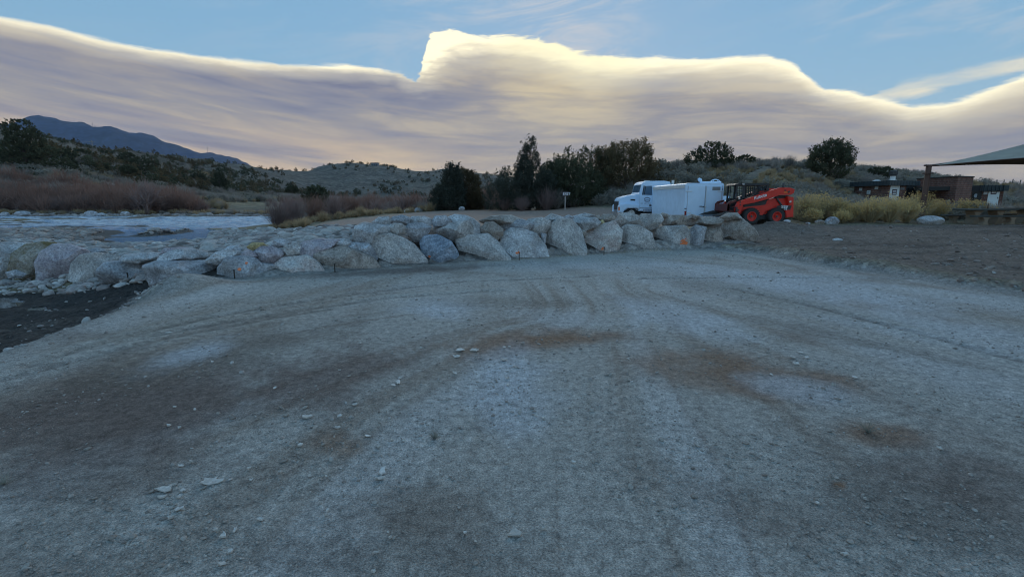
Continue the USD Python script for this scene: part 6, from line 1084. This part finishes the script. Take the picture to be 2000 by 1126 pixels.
tree('juniper_tree', 'left blue green juniper of the double juniper at the far road edge', 878, 413, 45, 66, 88, 'cone', junb, 32, 700, 30, None, 'tree', .02, [(.22, .1, .5, .86, 'cone'), (-.3, 0, .55, .55, 'flame')], .11)
tree('juniper_tree', 'right brownish juniper of the double juniper at the far road edge', 912, 413, 46.5, 54, 80, 'flame', jun2, 33, 520, 30, None, 'tree', 0, [(.3, 0, .6, .4, 'round')], .11)
tree('juniper_tree', 'small low juniper left of the double juniper', 838, 404, 52, 32, 26, 'round', jun, 34, 120, 24, leaf=.15)
tree('juniper_tree', 'tall pointed juniper with a slim top, left of the exit sign', 1034, 416, 43, 100, 138, 'cone', junb, 35, 1100, 30, None, 'tree', .012, [(-.33, 0, .8, .6, 'round'), (-.12, .3, .4, .58, 'cone'), (.3, .0, .6, .55, 'flame'), (-.62, 0, .6, .4, 'round')], .11)
tree('juniper_tree', 'mid sized juniper filling the gap between the pointed and the broad rounded one', 1076, 408, 46, 64, 84, 'round', jun, 46, 420, 28, None, 'tree', 0, [(.2, .2, .6, .75, 'flame')], .12)
tree('juniper_tree', 'broad rounded juniper directly behind the exit sign', 1110, 400, 45.5, 124, 92, 'round', jun, 36, 900, 30, None, 'tree', 0, [(-.2, .1, .6, .82, 'round'), (.32, .0, .6, .7, 'round')], .12)
tree('juniper_tree', 'dark juniper with an open top behind the broad rounded one', 1152, 385, 50, 92, 102, 'round', jun, 37, 650, 28, None, 'tree', 0, [(-.5, .35, .6, .6, 'flame'), (.5, .4, .5, .65, 'flame')], .12)
tree('juniper_tree', 'largest brownish green juniper on the hill left of the white truck', 1220, 372, 49, 124, 90, 'round', jun2, 38, 1000, 30, None, 'tree', 0, [(.2, .35, .45, .7, 'round'), (-.3, .2, .5, .75, 'flame'), (.4, 0, .5, .5, 'round')], .12)
tree('juniper_tree', 'small grey green juniper right of the largest brownish one', 1288, 352, 53, 34, 34, 'round', sage_m, 39, 140, 24, leaf=.14)
tree('juniper_tree', 'dark spreading juniper on the hill crest above the trailer', 1384, 340, 56, 74, 54, 'round', jun, 40, 520, 26, None, 'tree', 0, [(-.42, 0, .55, .7, 'round'), (.25, .1, .6, .85, 'round')], .12)
tree('juniper_tree', 'little juniper on the crest left of the timber steps', 1447, 326, 60, 36, 20, 'round', jun, 41, 110, 24, leaf=.14)
tree('juniper_tree', 'isolated dark juniper on the crest right of the timber steps', 1615, 352, 54, 76, 72, 'round', jun, 42, 700, 28, None, 'tree', 0, [(.36, .35, .45, .5, 'round'), (-.28, .2, .6, .62, 'round'), (0, .5, .4, .5, 'flame')], .12)
tree('juniper_tree', 'low dark juniper behind the restroom roof', 1712, 352, 60, 44, 24, 'round', jun, 43, 160, 24, leaf=.15); tree('juniper_tree', 'tiny dark juniper on the skyline above the restroom roof', 1726, 336, 68, 18, 14, 'flame', jun, 44, 60, 22, leaf=.15)
# bare shrubs and bushes one can tell apart
def shrub(name, label, px, Y, h, n, spread, m, seed, catg='shrub', group=None, width=.022, tips=None, fork=3):
    g = np.random.default_rng(seed); p = Hp(px, Y); t = thing(name, label, catg, p, 0, group); v, f = twigs(n, h, spread, g, width, fork); obj('stems', (v, f), m, t)
    if tips is not None:
        top = v[(v[:, 2] > h * .45)]; q_ = top[g.integers(0, len(top), n * 7)] + g.normal(size=(n * 7, 3)) * .05; vv, ff = tris(q_, .07, g, .8); obj('flower_heads', (vv, ff), tips, t)
    return t
for i, (x, Y, h, nm, lab) in enumerate([(538, 35.5, 1.9, willow_m, 'bare purple willow leaning over the water, leftmost of the row'), (575, 37, 2.4, willow_m, 'tall bare purple willow, second of the row by the water'), (612, 39, 2.2, redw_m, 'bare reddish willow in front of the dark rounded juniper'), (650, 41, 2.3, willow_m, 'bare purple willow right of the dark rounded juniper'), (690, 44, 2.0, redw_m, 'bare reddish willow behind the bright straw clump'), (735, 46, 1.8, willow_m, 'low bare purple willow at the bend of the dirt road'), (555, 40, 2.3, willow_m, 'bare purple willow behind the leftmost one'), (780, 52, 1.7, redw_m, 'low reddish bush left of the white rock'), (825, 56, 1.7, redw_m, 'low reddish bush behind the pale grass clump')]):
    shrub('willow_shrub', lab, x, Y, h, 190, .42, nm, 60 + i)
for i, (x, Y, h, nm, lab) in enumerate([(985, 42, 1.2, willow_m, 'low bare purple bush at the left foot of the pointed juniper'), (1020, 41, 1.3, willow_m, 'bare purple bush in front of the pointed juniper'), (1068, 41.5, 1.9, willow_m, 'bare purple bush left of the exit sign'), (1088, 42.5, 1.7, greyw_m, 'bare grey purple bush beside the exit sign post'), (1062, 43.5, 2.4, redw_m, 'bare rust coloured bush between two junipers'), (950, 47, 1.2, willow_m, 'low purple bush between the double and the pointed juniper'), (1535, 57, 1.6, greyw_m, 'bare grey bush on the skyline right of the timber steps'), (1510, 55, 1.2, greyw_m, 'smaller bare grey bush beside the timber steps'), (1320, 53, 1.3, greyw_m, 'bare grey bush on the hill above the truck cab')]):
    shrub('bare_shrub', lab, x, Y, h, 170, .5, nm, 80 + i)
shrub('bare_tree', 'bare dark riverside tree standing among the red willows', 282, 72, 5.4, 16, .55, willow_m, 95, 'tree', None, .13, None, 16)
for i, (x, Y, h, lab) in enumerate([(628, 35.6, .85, 'straw coloured grass clump under the purple willows'), (702, 39, .85, 'bright straw grass clump at the near road bend'), (775, 43.5, .7, 'small straw clump beside the white rock'), (840, 44, .85, 'pale straw grass clump left of the double juniper'), (822, 45, .7, 'pale grass clump behind the grey rock'), (660, 36.8, .6, 'low straw clump right of the willow foot')]):
    shrub('straw_clump', lab, x, Y, h, 170, .55, straw_m, 100 + i, 'grass clump', None, .03, None, 1)
RBX = [(1572, 26.6, 1.45, 'yellow rabbitbrush just right of the red loader'), (1604, 27.4, 1.4, 'yellow rabbitbrush above the grey pointed rock'), (1640, 27.0, 1.2, 'yellow rabbitbrush left of the gap with pale rocks'), (1668, 25.6, .85, 'low rusty rabbitbrush between the two taller groups'), (1706, 25.3, 1.25, 'big yellow rabbitbrush before the brick wall'), (1742, 25.2, 1.35, 'biggest yellow rabbitbrush, before the left white door'), (1775, 25.6, 1.25, 'yellow rabbitbrush before the dark recess of the building'), (1800, 27.4, 1.5, 'tall yellow rabbitbrush left of the canopy post'), (1836, 28.5, 1.15, 'grey yellow rabbitbrush right of the canopy post'), (1893, 30, 1.15, 'pale rabbitbrush behind the left picnic table'), (1915, 31, 1.1, 'pale rabbitbrush before the right white door'), (1690, 26.6, 1.0, 'yellow rabbitbrush behind the big one'), (1590, 25.4, .7, 'low rabbitbrush behind the low brown rock'), (1650, 25.2, .6, 'small rusty rabbitbrush right of the grey pointed rock')]
for i, (x, Y, h, lab) in enumerate(RBX): shrub('rabbitbrush', lab, x, Y, h, 210, .62, stem_m, 120 + i, 'shrub', None, .022, rabbit_m, 2)
# brush in masses
def scatter(n, Y0, Y1, p0, p1, keep, g):
    Yc = np.exp(g.uniform(math.log(Y0), math.log(Y1), n)); P = g.uniform(p0, p1, n); Xc = (P - 1000) / 966 * Yc; z = H(Xc, Yc); ok = keep(Xc, Yc, z, P); return Xc[ok], Yc[ok], z[ok], P[ok]
def clear_of(Xc, Yc, P):
    return (sdist(LOT, Xc, Yc) < -.3) & (sdist(ROAD, Xc, Yc) < -.4) & (sdist(PAD, Xc, Yc) < 0) & ~((P > 1655) & (P < 1968) & (Yc > 42.5) & (Yc < 51)) & ~((np.abs(P - (1432 + 62 * np.clip((Yc - 41) / 14.5, 0, 1) ** .9)) < 16) & (Yc < 57)) & ~((P > 1190) & (P < 1430) & (Yc < 37))
def brush(name, protos, mats, n, Y0, Y1, p0, p1, keep, s0, s1, label, seed):
    g = np.random.default_rng(seed); Xc, Yc, z, P = scatter(n, Y0, Y1, p0, p1, keep, g); 
    return instancer(name, protos, mats, np.stack([Xc, Yc, z - .03], 1), g.integers(0, len(protos), len(Xc)), g.uniform(s0, s1, len(Xc)), g.uniform(0, 6.28, len(Xc)), label, .08, smooth=False, seed=seed)
g1 = np.random.default_rng(301)
SAGE = [low_bush(1.1, .75, g1, 420, .10), low_bush(1.4, .8, g1, 480, .11), merge(low_bush(.9, .7, g1, 300, .09), twigs(40, .8, .5, g1, .02, 1))]
TUFT = [twigs(110, .55, .6, g1, .03, 0), twigs(130, .45, .75, g1, .03, 0)]
GREY = [twigs(120, 1.1, .55, g1, .022, 2), twigs(100, .9, .6, g1, .022, 2)]
patchy = lambda X, Y, s, k, sd: fb(X, Y, s, 4, sd) > k
brush('hill_sagebrush', SAGE, [sage_m] * 3, 3600, 29, 80, 1090, 2060, lambda X, Y, z, P: clear_of(X, Y, P) & patchy(X, Y, .12, -.02, 3), .45, 1.25, 'grey green sagebrush covering the hill behind the vehicles', 302)
brush('hill_grass', TUFT, [straw_m] * 2, 5200, 27, 80, 1090, 2060, lambda X, Y, z, P: clear_of(X, Y, P) & ~patchy(X, Y, .12, .08, 3), .5, 1.3, 'dry straw grass covering the hill behind the vehicles', 303)
brush('hill_bare_brush', GREY, [greyw_m] * 2, 1500, 32, 80, 1090, 2060, lambda X, Y, z, P: clear_of(X, Y, P) & patchy(X, Y, .2, .0, 6), .5, 1.2, 'bare grey brush scattered over the hill behind the vehicles', 304)
WIL = [twigs(60, 2.6, .5, g1, .055, 4, .45), twigs(70, 2.0, .6, g1, .05, 4, .45), twigs(50, 3.2, .45, g1, .06, 4, .45), twigs(80, 1.5, .7, g1, .05, 3, .5)]
bank = lambda X, Y, z, P: (z > -.55) & (z < 9) & (sdist(ROAD, X, Y) < -2)
brush('red_willow_thicket', WIL, [redw_m, willow_m, redw_m, willow_m], 1250, 70, 100, -120, 470, lambda X, Y, z, P: bank(X, Y, z, P) & (Y < np.interp(P, [0, 150, 300, 430], [97, 96, 92, 80]) + fb(X, Y, .15, 3, 2) * 18) & patchy(X, Y, .22, -.12, 44), .45, 1.35, 'reddish bare willow thicket along the far river bank', 305)
brush('bank_brush', GREY, [straw_m, greyw_m], 700, 70, 104, -120, 560, lambda X, Y, z, P: (z > -.4) & (z < 10) & patchy(X, Y, .2, .0, 47), .9, 2.0, 'tan and grey brush among the willows of the far bank', 314)
brush('bank_straw', TUFT, [straw_m, greyw_m], 900, 69.2, 78, -120, 540, lambda X, Y, z, P: (z > -.75) & (z < 2.2) & patchy(X, Y, .35, .0, 41), .8, 1.7, 'straw grass hanging over the far waterline', 306)
brush('valley_brush', WIL, [willow_m, greyw_m, redw_m, greyw_m], 900, 48, 170, 520, 1010, lambda X, Y, z, P: (z > -.4) & (sdist(ROAD, X, Y) < -1.5), .5, 1.0, 'purple and grey bare brush filling the valley beyond the road', 307)
brush('slope_sagebrush', SAGE, [sage_m, sage_m, jun], 5200, 84, 330, -80, 700, lambda X, Y, z, P: (z > .6) & patchy(X, Y, .04, -.07, 9), 1.0, 2.4, 'grey sagebrush and scrub over the left hillside', 308)
brush('slope_grass', TUFT, [straw_m] * 2, 4200, 80, 260, -80, 700, lambda X, Y, z, P: (z > .6) & ~patchy(X, Y, .05, .03, 12), 1.4, 3.2, 'tan bunch grass over the left hillside', 309)
brush('slope_bare_brush', GREY, [greyw_m, greyw_m], 2200, 84, 300, -80, 700, lambda X, Y, z, P: (z > .6) & patchy(X, Y, .06, .0, 15), 1.4, 3.0, 'bare grey brush over the left hillside', 310)
DK = [low_bush(2.6, 2.2, g1, 360, .34), low_bush(2.2, 2.6, g1, 320, .34)]
brush('far_scrub', DK, [jun, jun2], 4200, 120, 900, -80, 1010, lambda X, Y, z, P: (z > 3) & patchy(X, Y, .018, -.02, 18), .6, 1.5, 'dark scrub dotting the distant hills', 311)
brush('near_bank_grass', TUFT, [straw_m] * 2, 700, 32, 60, 520, 1000, lambda X, Y, z, P: (z > -.6) & (sdist(ROAD, X, Y) < -.2) & (sdist(COB, X, Y) < -.2), .6, 1.3, 'dry grass among the shrubs beyond the dirt road', 312)
for i, (x, Y, w, h, lab) in enumerate([(157, 104, 26, 13, 'slanting pale boulder in the brush on the left hillside'), (345, 170, 20, 9, 'pale rock outcrop on the left hillside'), (232, 128, 12, 6, 'small pale rock on the left hillside')]): loose_rock('hillside_rock', x, 0, w, h, 'pale', lab, Y, 60 + i)
# tufts of dry weed on the pad
weed_m = leaf_look('grey_weed', [(0, (.22, .225, .20)), (.5, (.34, .35, .31)), (1, (.48, .48, .42))])
for i, (px, py, h, lab) in enumerate([(1695, 842, .10, 'small dry weed tuft on the brown patch at the right of the pad'), (849, 858, .06, 'tiny flattened weed in the middle of the pad'), (5, 942, .08, 'grey weed on the pad at the left edge of the photo')]):
    p = PZ(px, py, 0); p[2] = float(H(np.array([p[0]]), np.array([p[1]]))[0]); t = thing('weed_tuft', lab, 'weed', p); obj('blades', twigs(46, h, 1.3, np.random.default_rng(400 + i), .0035, 1), weed_m, t)
# ------------------------------------------------------------------ the air
air = usdkit.material(stage, '/World/Looks/air', {"v": ("principled_volume", {"color": (.58, .74, 1.0), "density": HAZE, "anisotropy": 0.0})}, [], volume="v.volume")
tag(obj('haze', bbox([-6500, -6400, -8], [6500, 7000, 900]), air), 'thin blue evening air over the whole valley', None, None, 'stuff')
